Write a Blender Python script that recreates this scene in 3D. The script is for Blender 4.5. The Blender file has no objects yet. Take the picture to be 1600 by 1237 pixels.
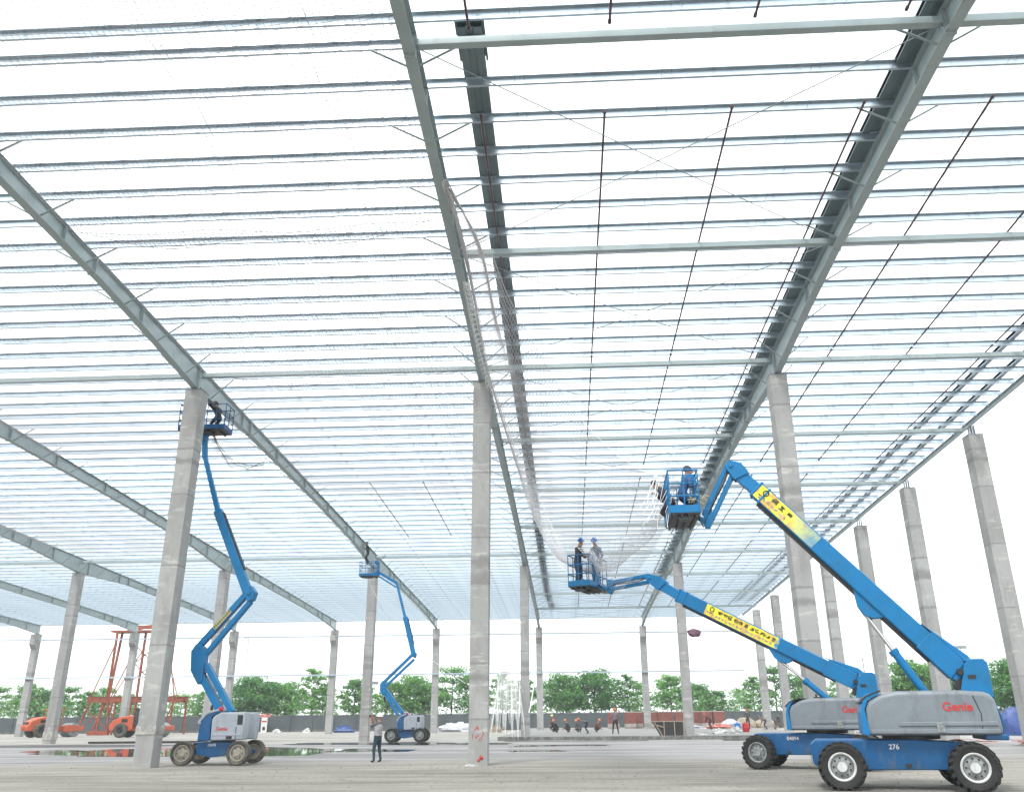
import bpy, math, random
from mathutils import Vector, Matrix
from mathutils.kdtree import KDTree
R = math.radians
random.seed(7)
sc = bpy.context.scene
col = sc.collection

# ---------------------------------------------------------------- camera
CAM_H = 1.5616
pitch, yaw, roll = R(20.808), R(2.622), R(0.511)
fw = Vector((-math.sin(yaw)*math.cos(pitch), math.cos(yaw)*math.cos(pitch), math.sin(pitch)))
rt = Vector((math.cos(yaw), math.sin(yaw), 0)); up = rt.cross(fw)
r2 = rt*math.cos(roll) - up*math.sin(roll); u2 = rt*math.sin(roll) + up*math.cos(roll)
cd = bpy.data.cameras.new("camera"); cam = bpy.data.objects.new("camera", cd); col.objects.link(cam)
cam.matrix_world = Matrix(((r2.x, u2.x, -fw.x, 0), (r2.y, u2.y, -fw.y, 0), (r2.z, u2.z, -fw.z, CAM_H), (0, 0, 0, 1)))
cd.sensor_width = 36; cd.lens = 1320.62/1600*36; cd.shift_x = -19.6/1600; cd.clip_end = 3000; cd.clip_start = 0.1
sc.camera = cam
# ---------------------------------------------------------------- sky, sun, exposure
SUN_EL, SUN_ROT = R(58), R(205)
w = bpy.data.worlds.new("World"); sc.world = w; w.use_nodes = True
nt = w.node_tree; bg = nt.nodes['Background']
sky = nt.nodes.new('ShaderNodeTexSky'); sky.sky_type = 'NISHITA'; sky.sun_disc = False
sky.sun_elevation = SUN_EL; sky.sun_rotation = SUN_ROT; sky.dust_density = 6; sky.air_density = 1.0; sky.ozone_density = 1.5
cl = nt.nodes.new('ShaderNodeTexNoise'); cl.inputs['Scale'].default_value = 1.8; cl.inputs['Detail'].default_value = 4
cr = nt.nodes.new('ShaderNodeMapRange'); cr.inputs[3].default_value = 0.72; cr.inputs[4].default_value = 0.95
nt.links.new(cl.outputs['Fac'], cr.inputs[0])
mx = nt.nodes.new('ShaderNodeMix'); mx.data_type = 'RGBA'
mx.inputs[7].default_value = (9.5, 10.05, 10.2, 1)      # the cloud layer
nt.links.new(cr.outputs[0], mx.inputs[0]); nt.links.new(sky.outputs[0], mx.inputs[6])
nt.links.new(mx.outputs[2], bg.inputs['Color']); bg.inputs['Strength'].default_value = 0.115
sd = bpy.data.lights.new("sun", 'SUN'); sd.energy = 1.5; sd.angle = R(12); sd.color = (1, .97, .92)
so = bpy.data.objects.new("sun", sd); col.objects.link(so)
az = SUN_ROT
sdir = Vector((math.sin(az)*math.cos(SUN_EL), math.cos(az)*math.cos(SUN_EL), math.sin(SUN_EL)))
so.rotation_euler = (-sdir).to_track_quat('-Z', 'Y').to_euler()
sc.view_settings.view_transform = 'Standard'; sc.view_settings.look = 'None'
sc.view_settings.exposure = 1.05; sc.view_settings.gamma = 1

# ---------------------------------------------------------------- materials
DIRT = {}
def mat(name, c, rough=.6, metal=0, c2=None, scale=2., amt=1., bump=0, bscale=None, detail=6, stretch=(1, 1, 1), lo=.4, hi=.62, spec=None, k=.75):
    c = tuple(q*k for q in c); c2 = tuple(q*k for q in c2) if c2 else None
    m = bpy.data.materials.new(name); m.use_nodes = True; t = m.node_tree; b = t.nodes['Principled BSDF']
    b.inputs['Base Color'].default_value = (*c, 1); b.inputs['Roughness'].default_value = rough; b.inputs['Metallic'].default_value = metal
    if spec is not None: b.inputs['Specular IOR Level'].default_value = spec
    if c2 or bump:
        tc = t.nodes.new('ShaderNodeTexCoord'); mp = t.nodes.new('ShaderNodeMapping'); mp.inputs['Scale'].default_value = stretch
        t.links.new(tc.outputs['Object'], mp.inputs[0])
    if c2:
        n = t.nodes.new('ShaderNodeTexNoise'); n.inputs['Scale'].default_value = scale; n.inputs['Detail'].default_value = detail; n.inputs['Roughness'].default_value = .65
        t.links.new(mp.outputs[0], n.inputs['Vector'])
        r = t.nodes.new('ShaderNodeMapRange'); r.inputs[1].default_value = lo; r.inputs[2].default_value = hi; r.inputs[4].default_value = amt
        t.links.new(n.outputs['Fac'], r.inputs[0])
        x = t.nodes.new('ShaderNodeMix'); x.data_type = 'RGBA'; x.inputs[6].default_value = (*c, 1); x.inputs[7].default_value = (*c2, 1)
        t.links.new(r.outputs[0], x.inputs[0]); t.links.new(x.outputs[2], b.inputs['Base Color'])
    if name in DIRT:      # dust and mud in patches and vertical streaks
        dc, dsc, dlo, dhi, da = DIRT[name]; src = b.inputs['Base Color'].links[0].from_socket
        mp2 = t.nodes.new('ShaderNodeMapping'); mp2.inputs['Scale'].default_value = (1.6, 1.6, .45); t.links.new(tc.outputs['Object'], mp2.inputs[0])
        n3 = t.nodes.new('ShaderNodeTexNoise'); n3.inputs['Scale'].default_value = dsc; n3.inputs['Detail'].default_value = 9; n3.inputs['Roughness'].default_value = .72; t.links.new(mp2.outputs[0], n3.inputs['Vector'])
        r3 = t.nodes.new('ShaderNodeMapRange'); r3.inputs[1].default_value = dlo; r3.inputs[2].default_value = dhi; r3.inputs[4].default_value = da; t.links.new(n3.outputs['Fac'], r3.inputs[0])
        x3 = t.nodes.new('ShaderNodeMix'); x3.data_type = 'RGBA'; x3.inputs[7].default_value = (*dc, 1); t.links.new(r3.outputs[0], x3.inputs[0]); t.links.new(src, x3.inputs[6]); t.links.new(x3.outputs[2], b.inputs['Base Color'])
        r4 = t.nodes.new('ShaderNodeMapRange'); r4.inputs[3].default_value = rough; r4.inputs[4].default_value = .8; t.links.new(r3.outputs[0], r4.inputs[0]); t.links.new(r4.outputs[0], b.inputs['Roughness'])
    if bump:
        n2 = t.nodes.new('ShaderNodeTexNoise'); n2.inputs['Scale'].default_value = bscale or scale*6; n2.inputs['Detail'].default_value = 5
        t.links.new(mp.outputs[0], n2.inputs['Vector'])
        bp = t.nodes.new('ShaderNodeBump'); bp.inputs['Strength'].default_value = bump; bp.inputs['Distance'].default_value = .03
        t.links.new(n2.outputs['Fac'], bp.inputs['Height']); t.links.new(bp.outputs[0], b.inputs['Normal'])
    return m

M = {}
DIRT.update(lift_blue_paint=((.06, .09, .11), 2.2, .55, .75, .4), chassis_blue_paint=((.10, .10, .10), 2.6, .52, .72, .6), hood_grey_plastic=((.075, .08, .08), 2.4, .52, .72, .6), hood_pale_grey_plastic=((.16, .16, .15), 2.4, .5, .72, .6), orange_paint=((.14, .10, .07), 1.5, .5, .7, .6), white_rim=((.22, .2, .17), 5, .48, .7, .7), galvanised_steel=((.25, .30, .33), .9, .54, .7, .7), grey_green_primer=((.20, .18, .15), 1.1, .6, .74, .6))
M['galv'] = mat('galvanised_steel', (.50, .575, .635), .34, .85, (.43, .505, .57), 1.3, .8, k=1)
M['primer'] = mat('grey_green_primer', (.33, .395, .405), .42, .15, (.285, .34, .35), .7, .8, k=1)
M['dark_steel'] = mat('dark_sheet_steel', (.21, .27, .29), .42, .3, (.15, .20, .22), .6, .8)
M['pipe'] = mat('oxide_red_pipe', (.105, .022, .026), .5, 0, (.06, .02, .022), 3)
M['rod'] = mat('steel_rod', (.30, .33, .35), .5, .4)
M['net'] = mat('net_twine', (.66, .64, .68), .9)
M['netpale'] = mat('pale_net_twine', (.54, .53, .55), .9, k=1)
M['netwhite'] = mat('white_net_twine', (.85, .85, .85), .9, k=1)
M['blue'] = mat('lift_blue_paint', (.001, .150, .36), .45, 0, (.003, .115, .25), 1.6, .9, lo=.45, hi=.75, k=.95, spec=.28)
M['bluedk'] = mat('chassis_blue_paint', (.003, .100, .28), .45, 0, (.010, .075, .18), 2.2, .9, bump=.05, lo=.42, hi=.75, spec=.28)
M['hood'] = mat('hood_grey_plastic', (.215, .25, .285), .42, 0, (.17, .20, .23), 1.4, .8, bump=.04, bscale=5)
M['hoodlt'] = mat('hood_pale_grey_plastic', (.40, .44, .50), .42, 0, (.32, .36, .41), 1.4, .8)
M['black'] = mat('black_rubber', (.016, .017, .018), .85, 0, (.05, .047, .042), 3, .7, bump=.1, lo=.5, hi=.8)
M['tyredirt'] = mat('dusty_rubber', (.055, .052, .045), .9, 0, (.16, .145, .12), 4, .9, bump=.1)
M['blackp'] = mat('black_plastic', (.012, .014, .016), .5)
M['rim'] = mat('white_rim', (.72, .74, .74), .5, 0, (.5, .5, .48), 5, .6)
M['rimgrey'] = mat('grey_rim', (.34, .37, .37), .5, 0, (.12, .13, .13), 7, .8)
M['rimdirt'] = mat('dusty_rim', (.40, .37, .31), .7, 0, (.27, .25, .21), 5, .8)
M['chrome'] = mat('chromed_rod', (.75, .75, .75), .2, .9)
M['red'] = mat('red_lettering', (.55, .035, .03), .5)
M['white'] = mat('white_paint', (.8, .8, .8), .5)
M['glass'] = mat('dark_glass', (.02, .03, .035), .12)
M['orange'] = mat('orange_paint', (.72, .115, .03), .45, 0, (.5, .08, .025), 1.8, .8)
M['rust'] = mat('orange_red_steel', (.42, .10, .045), .7, 0, (.22, .06, .035), 1.6, 1)
M['brick'] = mat('red_brick', (.36, .115, .085), .9, 0, (.22, .075, .06), 5, .9)
M['wrap'] = mat('pale_wrap', (.55, .50, .47), .6, 0, (.4, .33, .3), 2, .8)
M['ply'] = mat('black_form_ply', (.02, .02, .022), .6, 0, (.04, .037, .035), 2)
M['timber'] = mat('pale_timber', (.42, .35, .27), .8, 0, (.3, .25, .2), 4)
M['wallp'] = mat('grey_wall_sheet', (.085, .105, .115), .7, 0, (.06, .078, .088), .35, .9)
M['tarpblue'] = mat('blue_tarp', (.02, .07, .30), .5, 0, (.015, .05, .2), 4)
M['tarpwhite'] = mat('white_tarp', (.62, .63, .68), .6, 0, (.45, .46, .5), 3)
M['tarpred'] = mat('red_sheet', (.55, .11, .07), .6, 0, (.65, .45, .38), 3, .9, lo=.5, hi=.6)
M['sack'] = mat('white_sack', (.75, .75, .75), .7)
M['sand'] = mat('sand', (.40, .34, .26), .95, 0, (.32, .27, .2), 3, 1, .3)
M['skin'] = mat('skin', (.36, .19, .13), .55, k=.8)
M['bark'] = mat('bark', (.10, .085, .07), .9, 0, (.06, .05, .045), 5)
M['yellow'] = mat('yellow_paint', (.75, .60, .02), .5)
M['drum_blue'] = mat('blue_plastic', (.02, .18, .5), .4)
M['drum_red'] = mat('red_plastic', (.5, .01, .02), .4)
M['mortar'] = mat('pale_mortar', (.42, .41, .385), .9, 0, (.27, .265, .25), 3, 1, .3, 12, k=1)
M['slabedge'] = mat('slab_edge', (.09, .09, .09), .9, 0, (.2, .2, .19), 3)
def cloth(name, c): 
    k = 'cloth_'+name
    if k not in M: M[k] = mat(k, c, .85, 0, tuple(x*.7 for x in c), 6, k=.9)
    return M[k]
def leafmat(name, dark, light):
    m = bpy.data.materials.new(name); m.use_nodes = True; t = m.node_tree; b = t.nodes['Principled BSDF']
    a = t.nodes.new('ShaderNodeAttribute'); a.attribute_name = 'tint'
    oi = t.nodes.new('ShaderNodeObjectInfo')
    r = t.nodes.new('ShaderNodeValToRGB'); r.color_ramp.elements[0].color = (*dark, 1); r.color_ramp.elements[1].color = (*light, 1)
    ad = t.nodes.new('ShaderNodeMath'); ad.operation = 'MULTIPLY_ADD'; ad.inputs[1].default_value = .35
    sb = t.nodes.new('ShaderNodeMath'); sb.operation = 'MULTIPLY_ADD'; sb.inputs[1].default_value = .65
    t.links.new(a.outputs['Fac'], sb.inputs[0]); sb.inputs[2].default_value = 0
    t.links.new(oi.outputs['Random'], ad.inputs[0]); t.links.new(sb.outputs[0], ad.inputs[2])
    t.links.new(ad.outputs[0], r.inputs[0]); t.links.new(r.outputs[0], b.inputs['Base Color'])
    b.inputs['Roughness'].default_value = .55
    tr = t.nodes.new('ShaderNodeBsdfTranslucent'); t.links.new(r.outputs[0], tr.inputs[0])
    ms = t.nodes.new('ShaderNodeMixShader'); ms.inputs[0].default_value = .4
    t.links.new(b.outputs[0], ms.inputs[1]); t.links.new(tr.outputs[0], ms.inputs[2]); t.links.new(ms.outputs[0], t.nodes['Material Output'].inputs[0])
    return m
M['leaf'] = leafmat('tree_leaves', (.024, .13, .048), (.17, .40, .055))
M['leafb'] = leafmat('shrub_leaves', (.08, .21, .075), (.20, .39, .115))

def concrete():
    m = bpy.data.materials.new('column_concrete'); m.use_nodes = True; t = m.node_tree; b = t.nodes['Principled BSDF']; L = t.links.new
    tc = t.nodes.new('ShaderNodeTexCoord'); oi = t.nodes.new('ShaderNodeObjectInfo')
    sx = t.nodes.new('ShaderNodeSeparateXYZ'); L(tc.outputs['Object'], sx.inputs[0])
    off = t.nodes.new('ShaderNodeVectorMath'); off.operation = 'MULTIPLY_ADD'; off.inputs[1].default_value = (1, 1, 1)
    cmb = t.nodes.new('ShaderNodeCombineXYZ'); ml = t.nodes.new('ShaderNodeMath'); ml.operation = 'MULTIPLY'; ml.inputs[1].default_value = 37
    L(oi.outputs['Random'], ml.inputs[0]); 
    for i in range(3): L(ml.outputs[0], cmb.inputs[i])
    L(tc.outputs['Object'], off.inputs[0]); L(cmb.outputs[0], off.inputs[2])
    def noise(scale, vec, st, det=5):
        mp = t.nodes.new('ShaderNodeMapping'); mp.inputs['Scale'].default_value = st; L(vec, mp.inputs[0])
        n = t.nodes.new('ShaderNodeTexNoise'); n.inputs['Scale'].default_value = scale; n.inputs['Detail'].default_value = det; n.inputs['Roughness'].default_value = .6
        L(mp.outputs[0], n.inputs[0]); return n.outputs['Fac']
    def rng(v, a, b_, c, d):
        r = t.nodes.new('ShaderNodeMapRange'); r.inputs[1].default_value = a; r.inputs[2].default_value = b_; r.inputs[3].default_value = c; r.inputs[4].default_value = d
        L(v, r.inputs[0]); return r.outputs[0]
    def mix(f, a, bb):
        x = t.nodes.new('ShaderNodeMix'); x.data_type = 'RGBA'; L(f, x.inputs[0])
        for s, v in ((6, a), (7, bb)):
            if isinstance(v, tuple): x.inputs[s].default_value = (*v, 1)
            else: L(v, x.inputs[s])
        return x.outputs[2]
    # pours: each lift of formwork has its own tone
    mp = t.nodes.new('ShaderNodeMapping'); mp.inputs['Scale'].default_value = (0, 0, .36); L(off.outputs[0], mp.inputs[0])
    vo = t.nodes.new('ShaderNodeTexVoronoi'); vo.voronoi_dimensions = '3D'; vo.inputs['Scale'].default_value = 1; L(mp.outputs[0], vo.inputs['Vector'])
    sep = t.nodes.new('ShaderNodeSeparateColor'); L(vo.outputs['Color'], sep.inputs[0])
    c = mix(sep.outputs[0], (.29, .292, .288), (.365, .367, .362))
    c = mix(rng(noise(1.1, off.outputs[0], (1, 1, .45)), .46, .66, 0, .65), c, (.215, .213, .207))
    c = mix(rng(noise(.8, off.outputs[0], (1.4, 1.4, 5)), .57, .72, 0, .5), c, (0.598, 0.585, 0.546))
    c = mix(rng(noise(9, off.outputs[0], (1, 1, .25)), .55, .7, 0, .35), c, (0.208, 0.208, 0.202))
    vd = t.nodes.new('ShaderNodeTexVoronoi'); vd.feature = 'DISTANCE_TO_EDGE'; vd.inputs['Scale'].default_value = 1; L(mp.outputs[0], vd.inputs['Vector'])
    wob = t.nodes.new('ShaderNodeMath'); wob.operation = 'MULTIPLY_ADD'; wob.inputs[1].default_value = .022; L(noise(4, off.outputs[0], (1, 1, 1)), wob.inputs[0]); L(vd.outputs['Distance'], wob.inputs[2])
    c = mix(rng(wob.outputs[0], .014, .024, .8, 0), c, (0.195, 0.195, 0.189))
    L(c, b.inputs['Base Color']); b.inputs['Roughness'].default_value = .88
    bp = t.nodes.new('ShaderNodeBump'); bp.inputs['Strength'].default_value = .25; bp.inputs['Distance'].default_value = .02
    L(noise(14, off.outputs[0], (1, 1, 1)), bp.inputs['Height']); L(bp.outputs[0], b.inputs['Normal'])
    return m
M['concrete'] = concrete()

def ground_mat():
    m = bpy.data.materials.new('site_ground'); m.use_nodes = True; t = m.node_tree; b = t.nodes['Principled BSDF']; L = t.links.new
    tc = t.nodes.new('ShaderNodeTexCoord'); sx = t.nodes.new('ShaderNodeSeparateXYZ'); L(tc.outputs['Object'], sx.inputs[0])
    def noise(scale, st=(1, 1, 1), det=6, rough=.6):
        mp = t.nodes.new('ShaderNodeMapping'); mp.inputs['Scale'].default_value = st; L(tc.outputs['Object'], mp.inputs[0])
        n = t.nodes.new('ShaderNodeTexNoise'); n.inputs['Scale'].default_value = scale; n.inputs['Detail'].default_value = det; n.inputs['Roughness'].default_value = rough
        L(mp.outputs[0], n.inputs[0]); return n.outputs['Fac']
    def rng(v, a, b_, c=0, d=1):
        r = t.nodes.new('ShaderNodeMapRange'); r.inputs[1].default_value = a; r.inputs[2].default_value = b_; r.inputs[3].default_value = c; r.inputs[4].default_value = d
        L(v, r.inputs[0]); return r.outputs[0]
    def math_(op, a, bb):
        n = t.nodes.new('ShaderNodeMath'); n.operation = op
        for i, v in enumerate((a, bb)):
            if isinstance(v, (int, float)): n.inputs[i].default_value = v
            else: L(v, n.inputs[i])
        return n.outputs[0]
    def mix(f, a, bb):
        x = t.nodes.new('ShaderNodeMix'); x.data_type = 'RGBA'; L(f, x.inputs[0])
        for s, v in ((6, a), (7, bb)):
            if isinstance(v, tuple): x.inputs[s].default_value = (*v, 1)
            else: L(v, x.inputs[s])
        return x.outputs[2]
    ywob = math_('ADD', sx.outputs[1], math_('MULTIPLY', math_('SUBTRACT', noise(.12, (1, .5, 1)), .5), 14))
    fine = noise(9, (1, 1, 1), 8, .75)
    gravel = mix(rng(fine, .35, .65), (0.222, 0.209, 0.183), (0.317, 0.299, 0.263))
    gravel = mix(rng(noise(.35, (.35, 1.6, 1), 9, .7), .44, .62, 0, .8), gravel, (0.162, 0.154, 0.134))
    gravel = mix(rng(noise(.9, (.10, 2.4, 1)), .60, .70, 0, .8), gravel, (0.095, 0.090, 0.081))     # tyre ruts
    gravel = mix(rng(noise(40, (1, 1, 1), 3), .66, .74, 0, .6), gravel, (0.404, 0.384, 0.343))          # loose stones
    damp = mix(rng(noise(.22, (.28, 1.6, 1)), .40, .62), (0.190, 0.184, 0.183), (0.266, 0.258, 0.259))
    damp = mix(rng(noise(.5, (.12, 1.5, 1)), .56, .68, 0, .85), damp, (0.129, 0.126, 0.129))
    damp = mix(rng(noise(.45, (.1, 1.7, 1)), .62, .66, 0, .6), damp, (0.355, 0.355, 0.342))
    pale = mix(rng(noise(.3, (.3, 1.4, 1)), .4, .65), (0.283, 0.270, 0.243), (0.209, 0.202, 0.186))
    c = mix(rng(ywob, 33.5, 37.5), gravel, damp)
    c = mix(rng(ywob, 60, 66), c, pale)
    stre = math_('MULTIPLY', rng(noise(1.6, (.05, 3.2, 1), 8, .7), .47, .57, 0, .9), rng(noise(.25, (.5, 1, 1)), .42, .55))
    c = mix(math_('MULTIPLY', stre, rng(ywob, 36, 30)), c, (0.097, 0.094, 0.084))
    lug = t.nodes.new('ShaderNodeTexWave'); lug.inputs['Scale'].default_value = 1.3; lug.inputs['Distortion'].default_value = 3; lug.inputs['Detail'].default_value = 3; L(tc.outputs['Object'], lug.inputs[0])
    c = mix(math_('MULTIPLY', math_('MULTIPLY', rng(lug.outputs['Fac'], .55, .75, 0, .55), rng(noise(.8, (.12, 2.2, 1)), .54, .62)), rng(ywob, 36, 30)), c, (0.119, 0.114, 0.099))
    # a curved tyre track turning on the gravel
    def ring(cx, cy, r0, wd):
        dx = math_('SUBTRACT', sx.outputs[0], cx); dy = math_('SUBTRACT', sx.outputs[1], cy)
        d = math_('SQRT', math_('ADD', math_('MULTIPLY', dx, dx), math_('MULTIPLY', math_('MULTIPLY', dy, dy), 2.0)), 0)
        e = math_('ABSOLUTE', math_('SUBTRACT', d, r0), 0)
        return math_('MULTIPLY', rng(e, wd*.4, wd, .55, 0), rng(noise(2.5), .35, .6))
    for a in ((-7.4, 27.3, 3.2, .22), (-7.4, 27.3, 5.0, .22), (-3.5, 26.0, 3.0, .2)): c = mix(ring(*a), c, (0.121, 0.114, 0.105))
    L(c, b.inputs['Base Color'])
    wet = rng(noise(.3, (.22, 1.4, 1)), .48, .62)
    wet = math_('MULTIPLY', wet, rng(ywob, 34, 38))
    L(rng(wet, 0, 1, .92, .42), b.inputs['Roughness'])
    bp = t.nodes.new('ShaderNodeBump'); bp.inputs['Strength'].default_value = .9; bp.inputs['Distance'].default_value = .04
    L(fine, bp.inputs['Height']); L(bp.outputs[0], b.inputs['Normal'])
    return m
M['ground'] = ground_mat()
M['slab'] = mat('pale_slab', (.30, .30, .285), .85, 0, (.21, .21, .205), .5, 1, .1, 8, stretch=(.3, 1.4, 1))
mw = mat('puddle_water', (.06, .06, .06), .03, 0, spec=1.0); M['water'] = mw
mw.node_tree.nodes['Principled BSDF'].inputs['IOR'].default_value = 1.6

M['dark_ground'] = mat('dark_ground_patch', (.05, .052, .05), .95, 0, (.12, .12, .118), .6, 1, .2, 3, stretch=(.3, 1.5, 1))  # dark flat ground patches; before the slab this colour holds the trench's shade
# ---------------------------------------------------------------- mesh helpers
class MB:
    def __init__(s): s.v = []; s.f = []; s.m = []; s.cur = 0
    def add(s, vs, fs):
        o = len(s.v); s.v += [tuple(v) for v in vs]
        for f in fs: s.f.append(tuple(i+o for i in f)); s.m.append(s.cur)
    def box(s, c, d, T=None):
        x, y, z = d[0]/2, d[1]/2, d[2]/2; c = Vector(c)
        vs = [Vector((a*x, b*y, e*z)) for a in (-1, 1) for b in (-1, 1) for e in (-1, 1)]
        vs = [((T @ v) if T else v)+c for v in vs]
        s.add(vs, [(0, 1, 3, 2), (4, 6, 7, 5), (0, 4, 5, 1), (2, 3, 7, 6), (0, 2, 6, 4), (1, 5, 7, 3)])
    def prism(s, pts, y0, y1):      # profile in x,z; extruded along y
        n = len(pts); vs = [(p[0], y0, p[1]) for p in pts]+[(p[0], y1, p[1]) for p in pts]
        a = sum(pts[i][0]*pts[(i+1) % n][1]-pts[(i+1) % n][0]*pts[i][1] for i in range(n))
        fs = [tuple(range(n)), tuple(range(2*n-1, n-1, -1))]+[(i, i+n, (i+1) % n+n, (i+1) % n) for i in range(n)]
        if a < 0: fs = [f[::-1] for f in fs]
        s.add(vs, fs)
    def bar(s, a, b, w, h, up=(0, 0, 1)):    # box section between two points
        a = Vector(a); b = Vector(b); d = (b-a).normalized(); sd_ = d.cross(Vector(up))
        if sd_.length < 1e-4: sd_ = d.cross(Vector((0, 1, 0)))
        sd_.normalize(); u_ = sd_.cross(d)
        vs = [p+sd_*(i*w/2)+u_*(j*h/2) for p in (a, b) for i, j in ((-1, -1), (1, -1), (1, 1), (-1, 1))]
        s.add(vs, [(0, 1, 2, 3), (7, 6, 5, 4), (0, 4, 5, 1), (1, 5, 6, 2), (2, 6, 7, 3), (3, 7, 4, 0)])
    def tube(s, pts, r, n=8, cap=True):
        pts = [Vector(p) for p in pts]; rs = r if isinstance(r, (list, tuple)) else [r]*len(pts)
        ref = None; rings = []
        for i, p in enumerate(pts):
            d = (pts[min(i+1, len(pts)-1)]-pts[max(i-1, 0)])
            if d.length < 1e-9: d = Vector((0, 0, 1))
            d.normalize()
            if ref is None: ref = Vector((0, 0, 1)) if abs(d.z) < .9 else Vector((1, 0, 0))
            a = d.cross(ref); 
            if a.length < 1e-4: a = d.cross(Vector((0, 1, .3)))
            a.normalize(); b = a.cross(d); ref = b
            rings.append([p+(a*math.cos(2*math.pi*k/n)+b*math.sin(2*math.pi*k/n))*rs[i] for k in range(n)])
        vs = [v for g in rings for v in g]; fs = []
        for i in range(len(pts)-1):
            for k in range(n):
                fs.append((i*n+k, i*n+(k+1) % n, (i+1)*n+(k+1) % n, (i+1)*n+k))
        if cap and n > 2: fs += [tuple(range(n))[::-1], tuple(range((len(pts)-1)*n, len(pts)*n))]
        s.add(vs, fs)
    def lathe(s, prof, c, axis='y', n=32, cap=True):   # prof: (radius, offset along axis)
        c = Vector(c); vs = []; fs = []
        for r, o in prof:
            for k in range(n):
                a = 2*math.pi*k/n; x, z = r*math.cos(a), r*math.sin(a)
                vs.append(c+(Vector((x, o, z)) if axis == 'y' else Vector((x, z, o)) if axis == 'z' else Vector((o, x, z))))
        for i in range(len(prof)-1):
            for k in range(n): fs.append((i*n+k, i*n+(k+1) % n, (i+1)*n+(k+1) % n, (i+1)*n+k))
        if cap: fs.append(tuple(range(n))); fs.append(tuple(range((len(prof)-1)*n, len(prof)*n))[::-1])
        s.add(vs, fs)
    def blob(s, c, d, seed=0, n=10, m_=7, rough=.18, flat=False):
        rnd = random.Random(seed); c = Vector(c); vs = []; fs = []
        for i in range(m_+1):
            th = math.pi*i/m_ if not flat else math.pi/2*i/m_
            for k in range(n):
                ph = 2*math.pi*k/n; q = 1+rnd.uniform(-rough, rough)
                vs.append(c+Vector((d[0]*math.sin(th)*math.cos(ph)*q, d[1]*math.sin(th)*math.sin(ph)*q, d[2]*math.cos(th)*q)))
        for i in range(m_):
            for k in range(n): fs.append((i*n+k, (i+1)*n+k, (i+1)*n+(k+1) % n, i*n+(k+1) % n))
        s.add(vs, fs)
    def mesh(s, name, mats, smooth=False):
        me = bpy.data.meshes.new(name); me.from_pydata(s.v, [], s.f)
        for m in (mats if isinstance(mats, list) else [mats]): me.materials.append(m)
        if any(s.m): me.polygons.foreach_set('material_index', s.m)
        if smooth:
            me.polygons.foreach_set('use_smooth', [True]*len(me.polygons)); me.set_sharp_from_angle(angle=R(40))
        me.update(); return me
    def build(s, name, mats, parent=None, smooth=False, bevel=0, loc=None, seg=2):
        o = bpy.data.objects.new(name, s.mesh(name, mats, smooth)); col.objects.link(o)
        if parent: o.parent = parent
        if loc: o.location = loc
        if bevel:
            b = o.modifiers.new('bevel', 'BEVEL'); b.width = bevel; b.segments = seg; b.limit_method = 'ANGLE'; b.angle_limit = R(35)
            if smooth or seg > 1: b.harden_normals = False
        return o
def tag(o, label=None, cat=None, group=None, kind=None):
    if label: o['label'] = label
    if cat: o['category'] = cat
    if group: o['group'] = group
    if kind or cat: o['kind'] = kind or 'thing'
    return o
def empty(name, loc, rz=0):
    o = bpy.data.objects.new(name, None); o.empty_display_size = .2; o.location = loc; o.rotation_euler = (0, 0, rz); col.objects.link(o); return o
def link(name, me, loc=(0, 0, 0), parent=None, rz=0, scale=None):
    o = bpy.data.objects.new(name, me); col.objects.link(o); o.location = loc; o.rotation_euler = (0, 0, rz)
    if scale: o.scale = scale
    if parent: o.parent = parent
    return o
def text_mesh(body, size, m, bold=.0, ext=.004):
    cu = bpy.data.curves.new('lettering', 'FONT'); cu.body = body; cu.size = size; cu.extrude = ext; cu.offset = bold; cu.align_x = 'CENTER'; cu.align_y = 'CENTER'
    o = bpy.data.objects.new('lettering', cu); col.objects.link(o)
    dg = bpy.context.evaluated_depsgraph_get(); me = bpy.data.meshes.new_from_object(o.evaluated_get(dg))
    bpy.data.objects.remove(o); me.materials.clear(); me.materials.append(m); return me

# ---------------------------------------------------------------- the building's grid
XB, BAY, Y1, LEN = -3.217, 12.0, 32.36, 34.68
XD = 20.36
YR = Y1-LEN/2          # ridge
YE = Y1+2*LEN+.3       # far eave
def T(y):              # top of rafters (underside of purlins)
    return 15.45-.044*(y-Y1) if y >= YR else 15.45+.044*(Y1-YR)-.05*(YR-y)
def depth(y):          # rafter depth, haunched at the columns
    ks = [(0, .9), (8, .62), (YR, .62), (24, .58), (Y1-5, .70), (Y1, 1.0), (Y1+6, .66), (Y1+18, .58), (Y1+LEN-7, .72), (Y1+LEN, 1.18), (Y1+LEN+8, .62), (Y1+LEN+22, .58), (Y1+2*LEN-6, .70), (Y1+2*LEN+2, 1.15)]
    for (a, b), (c, d) in zip(ks, ks[1:]):
        if a <= y <= c: return b+(d-b)*(y-a)/(c-a)
    return ks[-1][1]
FX = {i: XB+BAY*i for i in range(-7, 2)}; FX[2] = XD-.25
ORD = {-7: 'eighth', -6: 'seventh', -5: 'sixth', -4: 'fifth', -3: 'fourth', -2: 'third', -1: 'second', 0: 'first'}
FR = {-7: 'leftmost far rafter, barely in view past the left columns', -6: 'far rafter second from the left edge, low over the trees', -5: 'short pale rafter low at the left edge above the orange road roller',
      -4: 'pale rafter ending at the column beside the orange steel rig', -3: 'pale rafter passing behind the big left column towards the far eave',
      -2: 'pale rafter just left of the leftmost tall boom lift, running down to the far eave', -1: 'grey green rafter carried by the big left column beside a lift basket',
      0: 'dark rafter above the central column with the safety net hanging from it', 1: 'dark grey rafter over the two large boom lifts at right', 2: 'last rafter along the open right gable, mostly hidden above the purlins'}

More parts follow.
